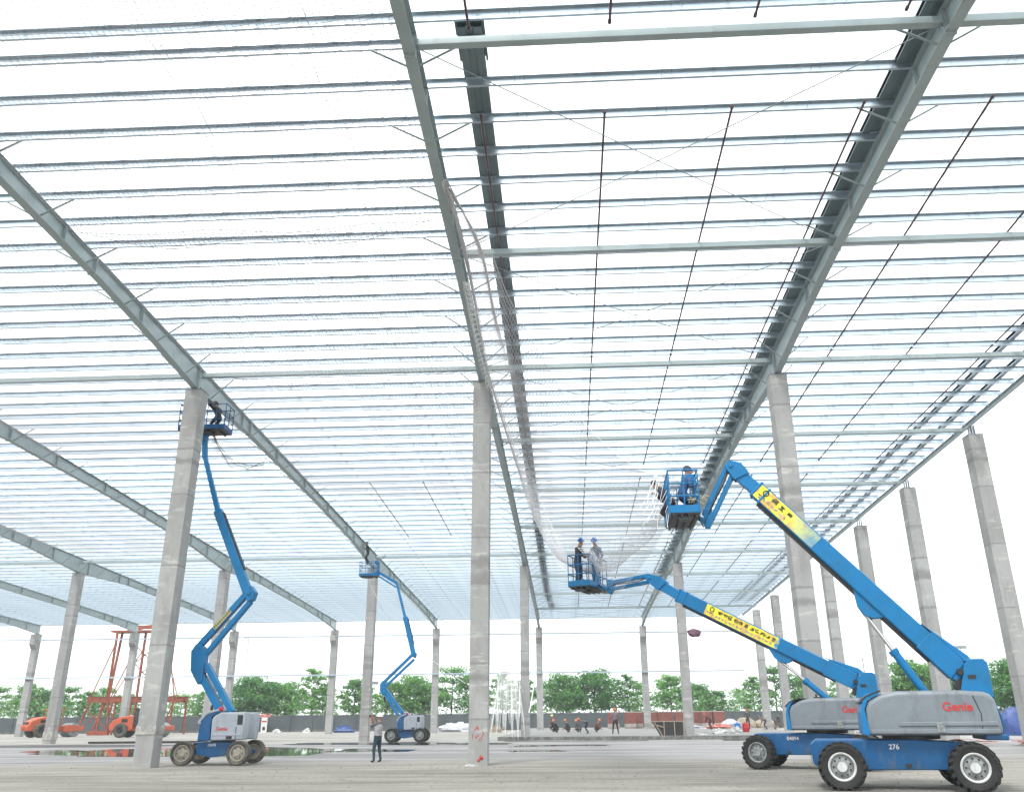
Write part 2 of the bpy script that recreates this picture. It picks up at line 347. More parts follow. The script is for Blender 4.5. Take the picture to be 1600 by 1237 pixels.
# ---------------------------------------------------------------- ground
g = MB(); xs = [-900, -300, -120]+list(range(-100, 61, 4))+[120, 300, 900]; ys = [-60, 0]+list(range(8, 140, 4))+[180, 300, 600, 2000]
vs = [(x, y, 0 if not (10 < y < 60 and abs(x) < 60) else random.uniform(-.006, .006)) for y in ys for x in xs]; n = len(xs)
g.add(vs, [(j*n+i, j*n+i+1, (j+1)*n+i+1, (j+1)*n+i) for j in range(len(ys)-1) for i in range(n-1)])
tag(g.build('ground', M['ground'], smooth=True), kind='structure')
s = MB()
edge = []; x = -5.2; rnd = random.Random(3)
while x < 20: edge.append((x, 66.2+rnd.uniform(-.35, .35)-(.9 if x > 4 else 0))); x += 1.3
top = [(a, b, .25) for a, b in edge]; bot = [(a, b-.12, -.05) for a, b in edge]; back = [(a, 119, .25) for a, b in edge]; k = len(edge)
s.add(top+bot+back, [(i, i+1, 2*k+i+1, 2*k+i) for i in range(k-1)]); s.cur = 1
s.add(top+bot, [(k+i, k+i+1, i+1, i) for i in range(k-1)])
s.add([top[0], bot[0], (edge[0][0], 119, .25), (edge[0][0], 119, -.05)], [(0, 2, 3, 1)])
tag(s.build('raised_slab', [M['slab'], M['slabedge']]), kind='structure')
def puddle(pts, seed, name='puddle', m_='water', z=.012):
    rnd = random.Random(seed); p = MB(); out = []
    for i in range(len(pts)):
        a = Vector(pts[i]); b = Vector(pts[(i+1) % len(pts)])
        for t_ in range(5): q = a.lerp(b, t_/5); out.append((q.x+rnd.uniform(-.35, .35), q.y+rnd.uniform(-.5, .5), z))
    p.add(out, [tuple(range(len(out)))]); tag(p.build(name, M[m_]), kind='structure')
puddle([(-28, 46), (-22, 42.5), (-15.4, 41), (-12, 42), (-12, 50), (-20, 56), (-27, 53)], 1)
puddle([(-31, 50), (-28.5, 47.5), (-27, 50), (-29.5, 53)], 6)
puddle([(-19.5, 60), (-9, 57), (-7, 60), (-9, 63), (-19, 64)], 2)
puddle([(-12.5, 46.5), (-8.5, 46), (-8, 48.5), (-12, 50.5)], 3)
puddle([(-3.4, 52.5), (2.5, 53), (2, 54.6), (-3.2, 54.6)], 4)
puddle([(-3.0, 44.2), (0, 44.6), (-.5, 46), (-3, 46)], 5)
puddle([(10.5, 62), (17, 60.5), (17, 66), (11, 66)], 7)
puddle([(-4.6, 63.2), (5.6, 62.2), (5.8, 64.6), (0, 64.4), (-4.6, 65.2)], 12, 'dark_ground_patch', 'dark_ground', .009)  # flat strip before the slab, darkness of a trench put into its colour
puddle([(-60, 60), (-30, 57), (-21, 61.5), (-34, 63.5), (-60, 64)], 14, 'dark_ground_patch', 'dark_ground', .009)
puddle([(-8, 58), (-3.8, 57), (-3.5, 60), (-7, 61)], 8)

# ---------------------------------------------------------------- concrete columns
def column(x, y, z0, ztop, wx, wy, label, corbel=False, group='concrete columns', cap=True):
    r = empty('concrete_column', (x, y, z0)); tag(r, label, 'column', group)
    m = MB(); h_ = ztop-z0
    nz = max(4, int(h_/1.2))
    jit = random.Random(int(x*10+y))
    vs = []; fs = []
    for i in range(nz+1):
        z = h_*i/nz
        for a, b in ((-1, -1), (1, -1), (1, 1), (-1, 1)): vs.append((a*wx/2+jit.uniform(-.004, .004), b*wy/2+jit.uniform(-.004, .004), z))
    for i in range(nz):
        for k in range(4): fs.append((i*4+k, i*4+(k+1) % 4, (i+1)*4+(k+1) % 4, (i+1)*4+k))
    fs += [(3, 2, 1, 0), (nz*4, nz*4+1, nz*4+2, nz*4+3)]
    m.add(vs, fs); m.build('shaft', M['concrete'], r, bevel=.018)
    if corbel:
        c = MB(); c.prism([(0, 0), (-.5, .55), (-.5, 1.7), (0, 1.7)], -wx/2+.003, wx/2-.003); o = c.build('corbel', M['concrete'], r, bevel=.012)
        o.rotation_euler = (0, 0, R(90)); o.location = (0, -wy/2-.002, h_-1.72)
    if cap:
        p = MB(); p.box((0, 0, .02), (wx+.02, wy+.02, .04))
        for a in (-1, 1):
            for b in (-1, 1): p.tube([(a*wx*.36, b*wy*.38, .04), (a*wx*.36, b*wy*.38, .13)], .022, 6)
        p.build('bearing_plate', M['rod'], r, loc=(0, 0, h_+.002))
    return r
names1 = {-2: 'front row concrete column just outside the left edge', -1: 'large leaning looking grey column at left beside the small wheeled boom lift', 0: 'central foreground concrete column with red scribble and paint mark near its foot', 1: 'tall concrete column rising behind the two large boom lifts'}
for i, lb in names1.items(): column(FX[i], Y1, -.05, T(Y1)-depth(Y1)-.05, .68, .70, lb)
names2 = {-3: 'far left middle row column with pale mortar foot before the orange roller', -2: 'middle row column seen behind the booms of the left lift', -1: 'middle row column beside the photographer with a lift basket at its top',
          0: 'narrow middle row column right of the centre with the torn net beside it', 1: 'middle row column beside the black formwork panel'}
for i, lb in names2.items(): column(FX[i], Y1+LEN, -.05, T(Y1+LEN)-depth(Y1+LEN)-.05, .66, .72, lb)
names3 = {-7: 'eave column out past the left edge', -6: 'eave column at the left picture edge', -5: 'leftmost far eave column with a stepped corbel by the yellow bundle', -4: 'far eave column in front of the orange steel rig', -3: 'far eave column with stepped corbel right of the left boom lift arm', -2: 'far eave column with corbel standing clear left of the photographer',
          -1: 'far eave column just right of the distant boom lift', 0: 'far eave column behind the squatting workers at their left', 1: 'far eave column left of the black formwork panel'}
for i, lb in names3.items():
    if i >= -6: column(FX[i], Y1+2*LEN, .2 if i >= 0 else -.05, T(Y1+2*LEN)-depth(Y1+2*LEN)-.05, .72, .66, lb, corbel=True)
gl = ['first gable column at the corner out of view', 'widest gable column at the right edge, nearest of the slanting row', 'second gable column from the right edge behind the big boom', 'third gable column from the right edge, seen through the raised boom', 'fourth gable column from the right, behind the middle of the lower boom', 'fifth gable column from the right, short in the distance', 'sixth gable column from the right, by a standing worker', 'seventh gable column from the right, beside the sand heap', 'farthest gable column at the far corner']
for k in range(9):
    y = Y1+8.915*k
    if y > YE+1: continue
    r = column(XD+.15, y, -.05, T(y)-.58, .72, .74, gl[k], group='gable end columns')
    p = MB(); hz = .5
    p.box((0, 0, hz/2+.1), (.02, .2, hz)); p.box((-.13, 0, hz/2+.1), (.014, .22, hz)); p.box((.13, 0, hz/2+.1), (.014, .22, hz))
    p.build('steel_stub', M['primer'], r, loc=(0, 0, T(y)-.58+.05))
def mortar(x, y, wx, wy, z, h, seed):
    rnd = random.Random(seed); m = MB(); n_ = 6; vs = []; pts = []
    for a, b in (((-1, -1), (1, -1)), ((1, -1), (1, 1)), ((1, 1), (-1, 1)), ((-1, 1), (-1, -1))):
        for q in range(n_): t_ = q/n_; pts.append(((a[0]+(b[0]-a[0])*t_)*wx/2, (a[1]+(b[1]-a[1])*t_)*wy/2))
    N = len(pts); e = .03
    for f, dz in ((1.0, 0), (1+2*e/wx, .05), (1+2*e/wx, None), (1.0, None)):
        for i, (px, py) in enumerate(pts):
            zz = dz if dz is not None else h*(.55+.45*math.sin(i*1.7+seed)*math.sin(i*.6))+rnd.uniform(-.06, .06)+(.03 if f == 1 else 0)
            vs.append((px*f, py*f, zz+rnd.uniform(-.015, .015)))
    m.add(vs, [(k*N+i, k*N+(i+1) % N, (k+1)*N+(i+1) % N, (k+1)*N+i) for k in range(3) for i in range(N)])
    return m, (0, 0, z)
for o in [q for q in col.objects if q.name.startswith('concrete_column')]:
    if o['label'].startswith('large leaning'): m, l_ = mortar(0, 0, .68, .70, 1.12, .42, 1); m.build('mortar_patch', M['mortar'], o, loc=l_)
    if o['label'].startswith('far left middle'): m, l_ = mortar(0, 0, .66, .72, .30, 1.1, 2); m.build('mortar_patch', M['mortar'], o, loc=l_)
# red marks on the central column
mk = MB()
def stroke(pts, w_=.03):
    for a, b in zip(pts, pts[1:]):
        mk.bar((a[0], 0, a[1]), (b[0], 0, b[1]), .004, w_, up=(0, 1, 0.001)) if False else mk.tube([(a[0], 0, a[1]), (b[0], 0, b[1])], w_/2, 6)
stroke([(-.16, 1.12), (-.02, 1.28), (0, 1.12)]); stroke([(-.02, 1.28), (.02, 1.2)]); stroke([(-.18, 1.05), (-.2, .88)]); stroke([(-.1, .98), (-.07, .89), (.0, 1.0), (.04, .96)]); stroke([(.05, .85), (.12, .9), (.17, .99), (.2, 1.02), (.16, 1.12)]); stroke([(.03, .82), (.1, .8)])
mo = mk.build('painted_mark', M['red']); mo.scale = (1, .12, 1); mo.location = (FX[0], Y1-.352, 0)
tag(mo, 'red handwritten scribble painted low on the central column', 'painted mark')
b_ = MB(); b_.blob((0, 0, 0), (.07, .02, .07), 2); b_.blob((-.1, 0, -.09), (.05, .012, .04), 3)
tag(b_.build('paint_spot', M['red'], loc=(FX[0]+.12, Y1-.356, .26), smooth=True), 'small red paint spot at the foot of the central column', 'paint spot')

# ---------------------------------------------------------------- rafters with flange braces
PY0, PSTEP = 15.42, 1.288
PUR = [PY0+PSTEP*j for j in range(68) if PY0+PSTEP*j < YE]
def rafter(i):
    x = FX[i]; r = empty('roof_rafter', (x, 0, 0)); tag(r, FR[i], 'rafter', 'steel roof rafters')
    ys = sorted({2., 6., 10., YR, 20., 24., Y1-5, Y1-2.5, Y1, Y1+3, Y1+6, Y1+12, Y1+18, Y1+LEN-7, Y1+LEN-3, Y1+LEN, Y1+LEN+4, Y1+LEN+8, Y1+LEN+14, Y1+LEN+22, Y1+2*LEN-6, Y1+2*LEN-2, YE})
    def strip(zf, xa, xb, tk, name):
        m = MB(); vs = []; fs = []
        for y in ys:
            z = zf(y); vs += [(xa, y, z), (xb, y, z), (xb, y, z+tk), (xa, y, z+tk)]
        for q in range(len(ys)-1):
            for k in range(4): fs.append((q*4+k, q*4+4+k, q*4+4+(k+1) % 4, q*4+(k+1) % 4))
        fs += [(0, 1, 2, 3), tuple(len(vs)-1-k for k in range(4))]
        m.add(vs, fs); m.build(name, M['primer'], r)
    strip(lambda y: T(y)-.016, -.13, .13, .014, 'top_flange')
    strip(lambda y: T(y)-depth(y), -.14, .14, .018, 'bottom_flange')
    m = MB(); vs = []; fs = []
    for y in ys: a, b = T(y)-depth(y)+.018, T(y)-.016; vs += [(-.006, y, a), (.006, y, a), (.006, y, b), (-.006, y, b)]
    for q in range(len(ys)-1):
        for k in (1, 3): fs.append((q*4+k, q*4+4+k, q*4+4+(k+1) % 4, q*4+(k+1) % 4))
    m.add(vs, fs)
    for j, y in enumerate(PUR):          # web stiffeners
        if j % 4 == 1:
            a, b = T(y)-depth(y)+.02, T(y)-.018
            for sx_ in (-1, 1): m.box((sx_*.068, y, (a+b)/2), (.118, .012, b-a))
    for y in (YR, Y1+6, Y1+LEN-7, Y1+LEN+8, Y1+2*LEN-6, 23.7):   # bolted splices
        a, b = T(y)-depth(y)-.06, T(y)-.018
        for q in (-.014, .014): m.box((0, y+q, (a+b)/2), (.27, .02, b-a))
    m.build('web', M['primer'], r)
    if i in (2,): return r
    br = {}
    for j, y in enumerate(PUR):
        if j % 2 or abs(y-Y1) < .5: continue
        d = depth(y)-.06
        for sd_ in (-1, 1):
            key = (round(d, 2), sd_)
            if key not in br:
                b = MB(); b.bar((sd_*.10, 0, -d), (sd_*(1.02), 0, -.02), .05, .012); b.bar((sd_*.10, .022, -d), (sd_*(1.02), .022, -.02), .008, .05)
                br[key] = b.mesh('flange_brace', M['primer'])
            link('flange_brace', br[key], (0, y, T(y)), r)
    return r
for i in sorted(FX):
    if i < 2: rafter(i)

# ---------------------------------------------------------------- purlins
def purlin_mesh():
    m = MB(); x0, x1 = -89., XD-.12; H = .215
    prof = [(-.078, H-.022), (-.078, H), (0, H), (0, 0), (.062, 0), (.062, .018)]; tk = .004
    # folded Z section as thin solid strips
    def st(a, b):
        dy, dz = b[0]-a[0], b[1]-a[1]; l = math.hypot(dy, dz); ny, nz_ = -dz/l*tk/2, dy/l*tk/2
        vs = [(x, p[0]+q*ny, p[1]+q*nz_) for x in (x0, x1) for p in (a, b) for q in (-1, 1)]
        m.add(vs, [(0, 2, 6, 4), (1, 5, 7, 3), (0, 1, 3, 2), (4, 6, 7, 5), (0, 4, 5, 1), (2, 3, 7, 6)])
    st((-.078, H-.022), (-.078, H)); st((-.0755, H-.002), (.002, H-.002)); st((0, H-.004), (0, .004)); st((-.002, .002), (.0595, .002)); st((.062, .0), (.062, .018))
    return m.mesh('roof_purlin', M['galv'])
pm = purlin_mesh()
ordn = ['first', 'second', 'third', 'fourth', 'fifth', 'sixth', 'seventh', 'eighth', 'ninth', 'tenth', 'eleventh', 'twelfth', 'thirteenth', 'fourteenth', 'fifteenth', 'sixteenth', 'seventeenth', 'eighteenth', 'nineteenth', 'twentieth']
allp = [(YR-.38-PSTEP*k, -1-k) for k in range(4)]+[(y, j) for j, y in enumerate(PUR)]
for y, j in allp:
    o = link('roof_purlin', pm, (0, y, T(y)+.003)); sl = -math.atan(.044) if y > YR else math.atan(.05); o.rotation_euler = (sl, 0, 0)
    if j == -1: lb = 'galvanised purlin on the near side of the ridge, topmost in the picture'
    elif j < 0: lb = 'galvanised purlin overhead on the near roof slope, above the picture edge'
    elif j < 20: lb = 'galvanised roof purlin, %s below the ridge counting down the picture' % ordn[j]
    elif j < 40: lb = 'galvanised roof purlin among the close lines between front and middle column rows'
    else: lb = 'thin distant purlin in the dense band between middle row and far eave'
    tag(o, lb, 'purlin', 'galvanised roof purlins')

# tie beams, eave girts, gable edge channel
def tie(xa, xb, y, lb, dz=.30, sec=.19, grp='tie beams between rafters'):
    r = empty('tie_beam', ((xa+xb)/2, y, T(y)-dz)); tag(r, lb, 'tie beam', grp); m = MB(); L_ = xb-xa-.34
    m.box((0, 0, 0), (L_, sec, sec)); m.build('beam', M['galv'] if False else M['primer'], r, bevel=.012)
    for sd_ in (-1, 1):
        p = MB(); p.box((sd_*(L_/2+.035), 0, 0), (.065, .012, .26)); p.box((sd_*(L_/2+.006), 0, 0), (.012, .24, .24)); p.build('end_plate', M['primer'], r)
for q in range(10):
    y = YR+LEN/4*q+.02
    where = ['at the ridge', 'a quarter span below the ridge', 'over the front column row', 'just beyond the front columns', 'midway between front and middle rows', 'short of the middle row', 'over the middle column row', 'beyond the middle columns', 'midway to the far eave', 'near the far eave'][q]
    tie(FX[0], FX[1], y, 'grey tie beam between the two dark rafters, '+where)
    tie(FX[1], FX[2], y, 'grey tie beam right of the right dark rafter, '+where)
    if q in (2, 6):
        for i in range(-6, 0): tie(FX[i], FX[i+1], y, 'grey tie beam between the pale left rafters, '+where if i < -1 else 'grey tie beam left of the central rafter, '+where, grp='tie beams between rafters')
for k, (z, lb) in enumerate(((10.62, 'upper horizontal rail between the far eave columns'), (6.32, 'lower horizontal rail between the far eave columns'))):
    m = MB(); m.box((0, 0, 0), (108, .10, .16)); m.box((0, -.07, -.075), (108, .06, .012))
    tag(m.build('wall_rail', M['galv'], loc=(-34, Y1+2*LEN-.42, z)), lb, 'rail', 'far wall rails')
m = MB(); m.box((0, 0, 0), (109, .12, .28)); m.box((0, -.12, -.13), (109, .16, .016))
tag(m.build('eave_beam', M['galv'], loc=(-34.4, YE+.1, T(YE)+.12)), 'long pale eave beam along the far roof edge', 'eave beam')
m = MB(); a, b = (0, YR, T(YR)+.02), (0, YE, T(YE)+.02)
m.bar(a, b, .012, .26); m.bar((-.05, YR, T(YR)-.11), (-.05, YE, T(YE)-.11), .09, .012); m.bar((-.05, YR, T(YR)+.15), (-.05, YE, T(YE)+.15), .09, .012); m.cur = 1
m.bar((.055, YR, T(YR)+.13), (.055, YE, T(YE)+.13), .07, .08)
tag(m.build('gable_edge_channel', [M['primer'], M['rust']], loc=(XD+.06, 0, 0)), 'long sloping channel closing the roof along the open right gable', 'edge beam')

# sag rods, cross bracing, sprinkler pipes
for i in range(-4, 2):
    for off in (2.4, 6.0, 9.6):
        x = FX[i]+off*(1 if i < 1 else .95)
        if x > XD-1: continue
        m = MB()
        for k, (ya, yb) in enumerate(zip([YR-2]+PUR[:46], PUR[:46])):
            q = .12 if k % 2 else -.12
            m.tube([(x-q, ya, T(ya)+.16), (x-q, yb, T(yb)+.06)], .006, 4, cap=False); m.tube([(x+q, ya, T(ya)+.06), (x+q, yb, T(yb)+.16)], .006, 4, cap=False)
        side = {-4: 'far left bay', -3: 'left bay beyond the next left rafter', -2: 'bay left of the big left column', -1: 'netted bay left of the central rafter', 0: 'bay between the dark rafters', 1: 'bay by the right gable'}[i]
        tag(m.build('sag_rod_line', M['rod']), 'paired thin sag rods, %s of the %s' % ({2.4: 'left third', 6.0: 'middle', 9.6: 'right third'}[off], side), 'sag rods', 'sag rod lines')
for q in range(10):
    ya = YR+LEN/4*q; yb = ya+LEN/4
    if yb > YE: break
    wh = ['just below the ridge', 'above the central column top', 'just past the front columns', 'over the big lift basket', 'midway to the middle row', 'before the middle row', 'past the middle row', 'toward the far eave', 'near the far eave', 'at the eave'][q]
    for sd_ in (0, 1):
        xa, xb = (FX[0]+.15, FX[1]-.15) if sd_ == 0 else (FX[1]-.15, FX[0]+.15)
        m = MB(); m.tube([(xa, ya+.15, T(ya)-.30), ((xa+xb)/2, (ya+yb)/2, T((ya+yb)/2)-.36-.02*sd_), (xb, yb-.15, T(yb)-.30)], .014, 6)
        tag(m.build('bracing_rod', M['rod']), 'slender diagonal bracing rod %s, rising to the %s' % (wh, 'left' if sd_ == 0 else 'right'), 'bracing rod', 'cross bracing rods')
segs = [(1.5, 14.75), (17.65, 31.5), (31.85, 45.65), (48.2, 61.6), (64.2, 77.6), (80.2, 93.5)]
def pipe(x, ya, yb, lb, sprink=True):
    r = empty('sprinkler_pipe', (x, ya, T(ya)-.14)); tag(r, lb, 'pipe', 'dark red sprinkler pipes under the roof')
    m = MB(); m.tube([(0, 0, 0), (0, yb-ya, T(yb)-T(ya))], .03, 8)
    for e in (0, yb-ya): m.tube([(0, e-.05, (T(ya+e)-T(ya))), (0, e+.05, (T(ya+e)-T(ya)))], .042, 8)
    m.build('pipe', M['pipe'], r, smooth=True)
    hg = MB(); y = .6
    while y < yb-ya: z = T(ya+y)-T(ya); hg.tube([(0, y, z+.02), (0, y, z+.16)], .007, 4); hg.tube([(0, y+1.5, z-.07), (0, y+1.5, z-.1)], .02, 6); y += 3.2
    hg.build('hanger_set', M['rod'], r)
rows = ['above the ridge', 'just below the ridge', 'just past the front columns', 'beyond the lift basket', 'past the middle columns', 'near the far eave']
for x, nm in ((-1.86, 'along the central rafter'), (1.30, 'left of the middle in the central bay'), (4.52, 'right of the middle in the central bay'), (7.82, 'along the right dark rafter'), (10.97, 'right of the right rafter'), (14.15, 'middle of the gable bay'), (17.32, 'nearest the right gable')):
    for k, (a, b) in enumerate(segs): pipe(x, a, b, 'dark red pipe %s, %s' % (nm, rows[k]))
pipe(-11.43, 48.2, 61.3, 'lone dark pipe in the left bay, left of a pair'); pipe(-8.25, 48.2, 61.1, 'lone dark pipe in the left bay, right of a pair')

# strips of roofing sheet laid over the purlins
def sheets(xc, ya, yb, wd, lb):
    m = MB(); zt = lambda y: T(y)+.225
    prof = [(-wd/2, .15), (-wd/2, 0), (-wd/6, 0), (-wd/6+.02, .03), (wd/6-.02, .03), (wd/6, 0), (wd/2, 0), (wd/2, .15)]
    ys = [ya+(yb-ya)*t_/10 for t_ in range(11)]; n_ = len(prof); vs = []; fs = []
    for y in ys:
        for q in (0, .14 if False else .03):
            for px, pz in prof: vs.append((xc+px, y, zt(y)+pz+q))
    for a in range(10):
        o = a*2*n_
        for q in range(n_-1):
            fs.append((o+q, o+q+1, o+2*n_+q+1, o+2*n_+q)); fs.append((o+n_+q, o+3*n_+q, o+3*n_+q+1, o+n_+q+1))
    m.add(vs, fs)
    # the ribbed ends of the uppermost sheets
    for q in range(5): m.bar((xc-wd/2-.04+q*(wd+.08)/4, ya-.12, zt(ya)+.2), (xc-wd/2-.04+q*(wd+.08)/4, ya+1.2, zt(ya+1.2)+.2), .05, .07)
    m.box((xc, ya+.5, zt(ya)+.17), (wd+.1, 1.2, .02))
    tag(m.build('roof_sheet_strip', M['dark_steel' if wd > .3 else 'galv']), lb, 'roof sheets', 'strips of roofing laid along the rafters')
sheets(-1.9, YR+.1, YE-14, .56, 'long dark strip of roofing sheets beside the central rafter')
sheets(8.62, YR-2, YE-22, .62, 'long dark strip of roofing sheets lying over the right dark rafter')
sheets(18.3, YR+.1, YE-10, .22, 'narrow dark strip of roofing near the right gable, inner of two'); sheets(19.55, YR+.1, YE-10, .22, 'narrow dark strip of roofing along the right gable, outer of two')
for k, (y, lb) in enumerate(((88.5, 'short dark sheet end hanging over the far part of the central strip'), (93, 'last short dark sheet beyond the central strip'))):
    m = MB(); m.box((0, 0, 0), (.55, 4.0, .03)); m.box((-.27, 0, .05), (.02, 4, .08)); m.box((.27, 0, .05), (.02, 4, .08))
    o = m.build('roof_sheet', M['dark_steel'], loc=(-1.75+.2*k, y, T(y)+.27)); o.rotation_euler = (-math.atan(.044), 0, R(2)); tag(o, lb, 'roof sheet')

# ---------------------------------------------------------------- boom lifts
def tyre_mesh(r, wd, lug, m_):
    m = MB(); h = wd/2
    m.lathe([(r*.60, -h*.80), (r*.74, -h), (r*.90, -h), (r*.965, -h*.78), (r*.975, 0), (r*.965, h*.78), (r*.90, h), (r*.74, h), (r*.60, h*.80)], (0, 0, 0), 'y', 40, False)
    if lug:
        N = 20
        for k in range(N):
            for sd_ in (-1, 1):
                a = 2*math.pi*(k+(.5 if sd_ > 0 else 0))/N
                c, s_ = math.cos(a), math.sin(a); rr = r*.985
                # slanted lug from the centre to the shoulder
                a2 = a+.16; p0 = Vector((c*rr, 0.01*sd_, s_*rr)); p1 = Vector((math.cos(a2)*r*.975, sd_*h*.93, math.sin(a2)*r*.975))
                m.bar(p0, p1, .075*r/.49, .07*r/.49, up=(c, 0, s_))
                p2 = Vector((math.cos(a2)*r*.86, sd_*h*1.02, math.sin(a2)*r*.86)); m.bar(p1, p2, .07*r/.49, .035, up=(0, sd_, 0.01))
    return m.mesh('tyre', m_, True)
def rim_mesh(r, wd, mr, mi, bolts=9):
    m = MB(); h = wd/2
    m.lathe([(r*.60, h*.55), (r*.615, h*.86), (r*.58, h*.92), (r*.52, h*.80), (r*.50, h*.28)], (0, 0, 0), 'y', 36, False)
    m.lathe([(r*.60, -h*.86), (r*.5, -h*.8), (r*.5, -h*.3), (r*.1, -h*.28)], (0, 0, 0), 'y', 24, False)
    m.cur = 1
    m.lathe([(r*.50, h*.30), (r*.49, h*.44), (r*.34, h*.58), (r*.27, h*.58), (r*.25, h*.70), (r*.12, h*.74), (r*.02, h*.74)], (0, 0, 0), 'y', 32)
    m.cur = 0
    m.lathe([(r*.22, h*.70), (r*.21, h*.86), (r*.12, h*.9), (r*.01, h*.9)], (0, 0, 0), 'y', 20); 
    m.cur = 2
    for k in range(bolts):
        a = 2*math.pi*k/bolts; m.lathe([(r*.045, h*.55), (r*.045, h*.66), (.001, h*.66)], (math.cos(a)*r*.38, 0, math.sin(a)*r*.38), 'y', 8)
    return m.mesh('rim', [mr, mi, M['blackp']], True)
TY = {'big': (tyre_mesh(.485, .36, True, M['black']), rim_mesh(.485, .36, M['rim'], M['rimgrey'])),
      'grey': (tyre_mesh(.485, .36, True, M['black']), rim_mesh(.485, .36, M['rimgrey'], M['rimgrey'])),
      'dirt': (tyre_mesh(.435, .32, False, M['tyredirt']), rim_mesh(.47, .32, M['rimdirt'], M['rimdirt'], 6)),
      'far': (tyre_mesh(.50, .36, False, M['black']), rim_mesh(.47, .36, M['rimgrey'], M['rimgrey'], 6))}
def wheel(root, kind, x, y, r, steer=0):
    t, m = TY[kind]; e = link('wheel', t, (x, y, r), root, steer+(0 if y > 0 else math.pi)); link('rim', m, (0, 0, 0), e); return e
def wpart(mb, name, m, parent, **k): return mb.build(name, m, parent, **k)
def glyph_rows(m, x0, x1, z0, z1, seed, y):
    rnd = random.Random(seed); n_ = max(3, int((x1-x0)/(z1-z0)*.8)); w_ = (x1-x0)/n_
    for k in range(n_):
        cx = x0+w_*(k+.5); hw, hh = w_*.36, (z1-z0)*.40; cz = (z0+z1)/2
        for _ in range(rnd.randint(4, 6)):
            if rnd.random() < .5: zz = cz+rnd.uniform(-hh, hh); m.bar((cx-hw*rnd.uniform(.4, 1), y, zz), (cx+hw*rnd.uniform(.4, 1), y, zz+rnd.uniform(-.02, .02)), .006, .035)
            else: xx = cx+rnd.uniform(-hw, hw); m.bar((xx, y, cz-hh*rnd.uniform(.3, 1)), (xx+rnd.uniform(-.05, .05), y, cz+hh*rnd.uniform(.3, 1)), .006, .035, up=(1, 0, 0))
def decal(parent, x0, x1, hgt, y, worn, seed):
    """a yellow printed banner on the side of the boom; x runs along the boom from base to tip"""
    m = bpy.data.materials.new('yellow_banner'); m.use_nodes = True; t = m.node_tree; b = t.nodes['Principled BSDF']; L = t.links.new
    tc = t.nodes.new('ShaderNodeTexCoord'); sx = t.nodes.new('ShaderNodeSeparateXYZ'); L(tc.outputs['Object'], sx.inputs[0])
    n_ = t.nodes.new('ShaderNodeTexNoise'); n_.inputs['Scale'].default_value = 5; n_.inputs['Detail'].default_value = 6; L(tc.outputs['Object'], n_.inputs[0])
    ad = t.nodes.new('ShaderNodeMath'); ad.operation = 'MULTIPLY_ADD'; ad.inputs[1].default_value = 1.2; L(n_.outputs['Fac'], ad.inputs[0]); L(sx.outputs[0], ad.inputs[2])
    r = t.nodes.new('ShaderNodeMapRange'); r.inputs[1].default_value = x0+.6-worn*.2; r.inputs[2].default_value = x0+.6+worn*1.3; L(ad.outputs[0], r.inputs[0])
    p = t.nodes.new('ShaderNodeTexNoise'); p.inputs['Scale'].default_value = 3.5; p.inputs['Detail'].default_value = 5; L(tc.outputs['Object'], p.inputs[0])
    pr = t.nodes.new('ShaderNodeValToRGB'); pr.color_ramp.elements[0].position = .38; pr.color_ramp.elements[0].color = (.62, .36, .07, 1); pr.color_ramp.elements[1].position = .52; pr.color_ramp.elements[1].color = (.80, .72, .03, 1); L(p.outputs['Fac'], pr.inputs[0])
    x = t.nodes.new('ShaderNodeMix'); x.data_type = 'RGBA'; x.inputs[6].default_value = (.02, .22, .42, 1); L(r.outputs[0], x.inputs[0]); L(pr.outputs[0], x.inputs[7]); L(x.outputs[2], b.inputs['Base Color']); b.inputs['Roughness'].default_value = .45
    e = MB(); e.box(((x0+x1)/2, y+.004, 0), (x1-x0, .006, hgt)); o = e.build('banner', m, parent)
    gl_ = MB(); L0 = x1-x0; s0 = x0+(L0*.42 if worn > .3 else .1)
    glyph_rows(gl_, s0, x1-.42, -hgt*.02, hgt*.40, seed, y+.011); g2 = gl_.build('banner_lettering', cloth('banner_ink', (.13, .15, .05)), o)
    gr = MB(); glyph_rows(gr, s0+.1, x1-.1, -hgt*.38, -hgt*.1, seed+5, y+.012); gr.build('banner_lettering', cloth('banner_ink_pale', (.70, .58, .36)), o)
    lg = MB(); lg.tube([(x1-.22+.07*math.cos(a), y+.011, hgt*.2+.075*math.sin(a)) for a in [i*math.pi/8 for i in range(17)]], .017, 6); lg.bar((x1-.3, y+.011, -hgt*.14), (x1-.08, y+.011, -hgt*.16), .006, .03); lg.build('banner_emblem', M['blackp'], o)
    return o
def beam_obj(root, name, p0, p1, wy, h, m, bevel=.02, x_ext=(0, 0), taper=1.):
    """a box section whose object x axis runs from p0 to p1 (both local x,z of the lift's plane)"""
    a = Vector((p0[0], 0, p0[1])); b = Vector((p1[0], 0, p1[1])); L_ = (b-a).length
    o_m = MB(); x0, x1 = -x_ext[0], L_+x_ext[1]
    vs = [(x, s*wy/2*f, q*h/2*f) for x, f in ((x0, 1), (x1, taper)) for s, q in ((-1, -1), (1, -1), (1, 1), (-1, 1))]
    o_m.add(vs, [(0, 3, 2, 1), (4, 5, 6, 7), (0, 1, 5, 4), (1, 2, 6, 5), (2, 3, 7, 6), (3, 0, 4, 7)])
    o = o_m.build(name, m, root, bevel=bevel); o.location = a
    ang = math.atan2(b.z-a.z, b.x-a.x); o.rotation_euler = (0, -ang, 0); return o, L_
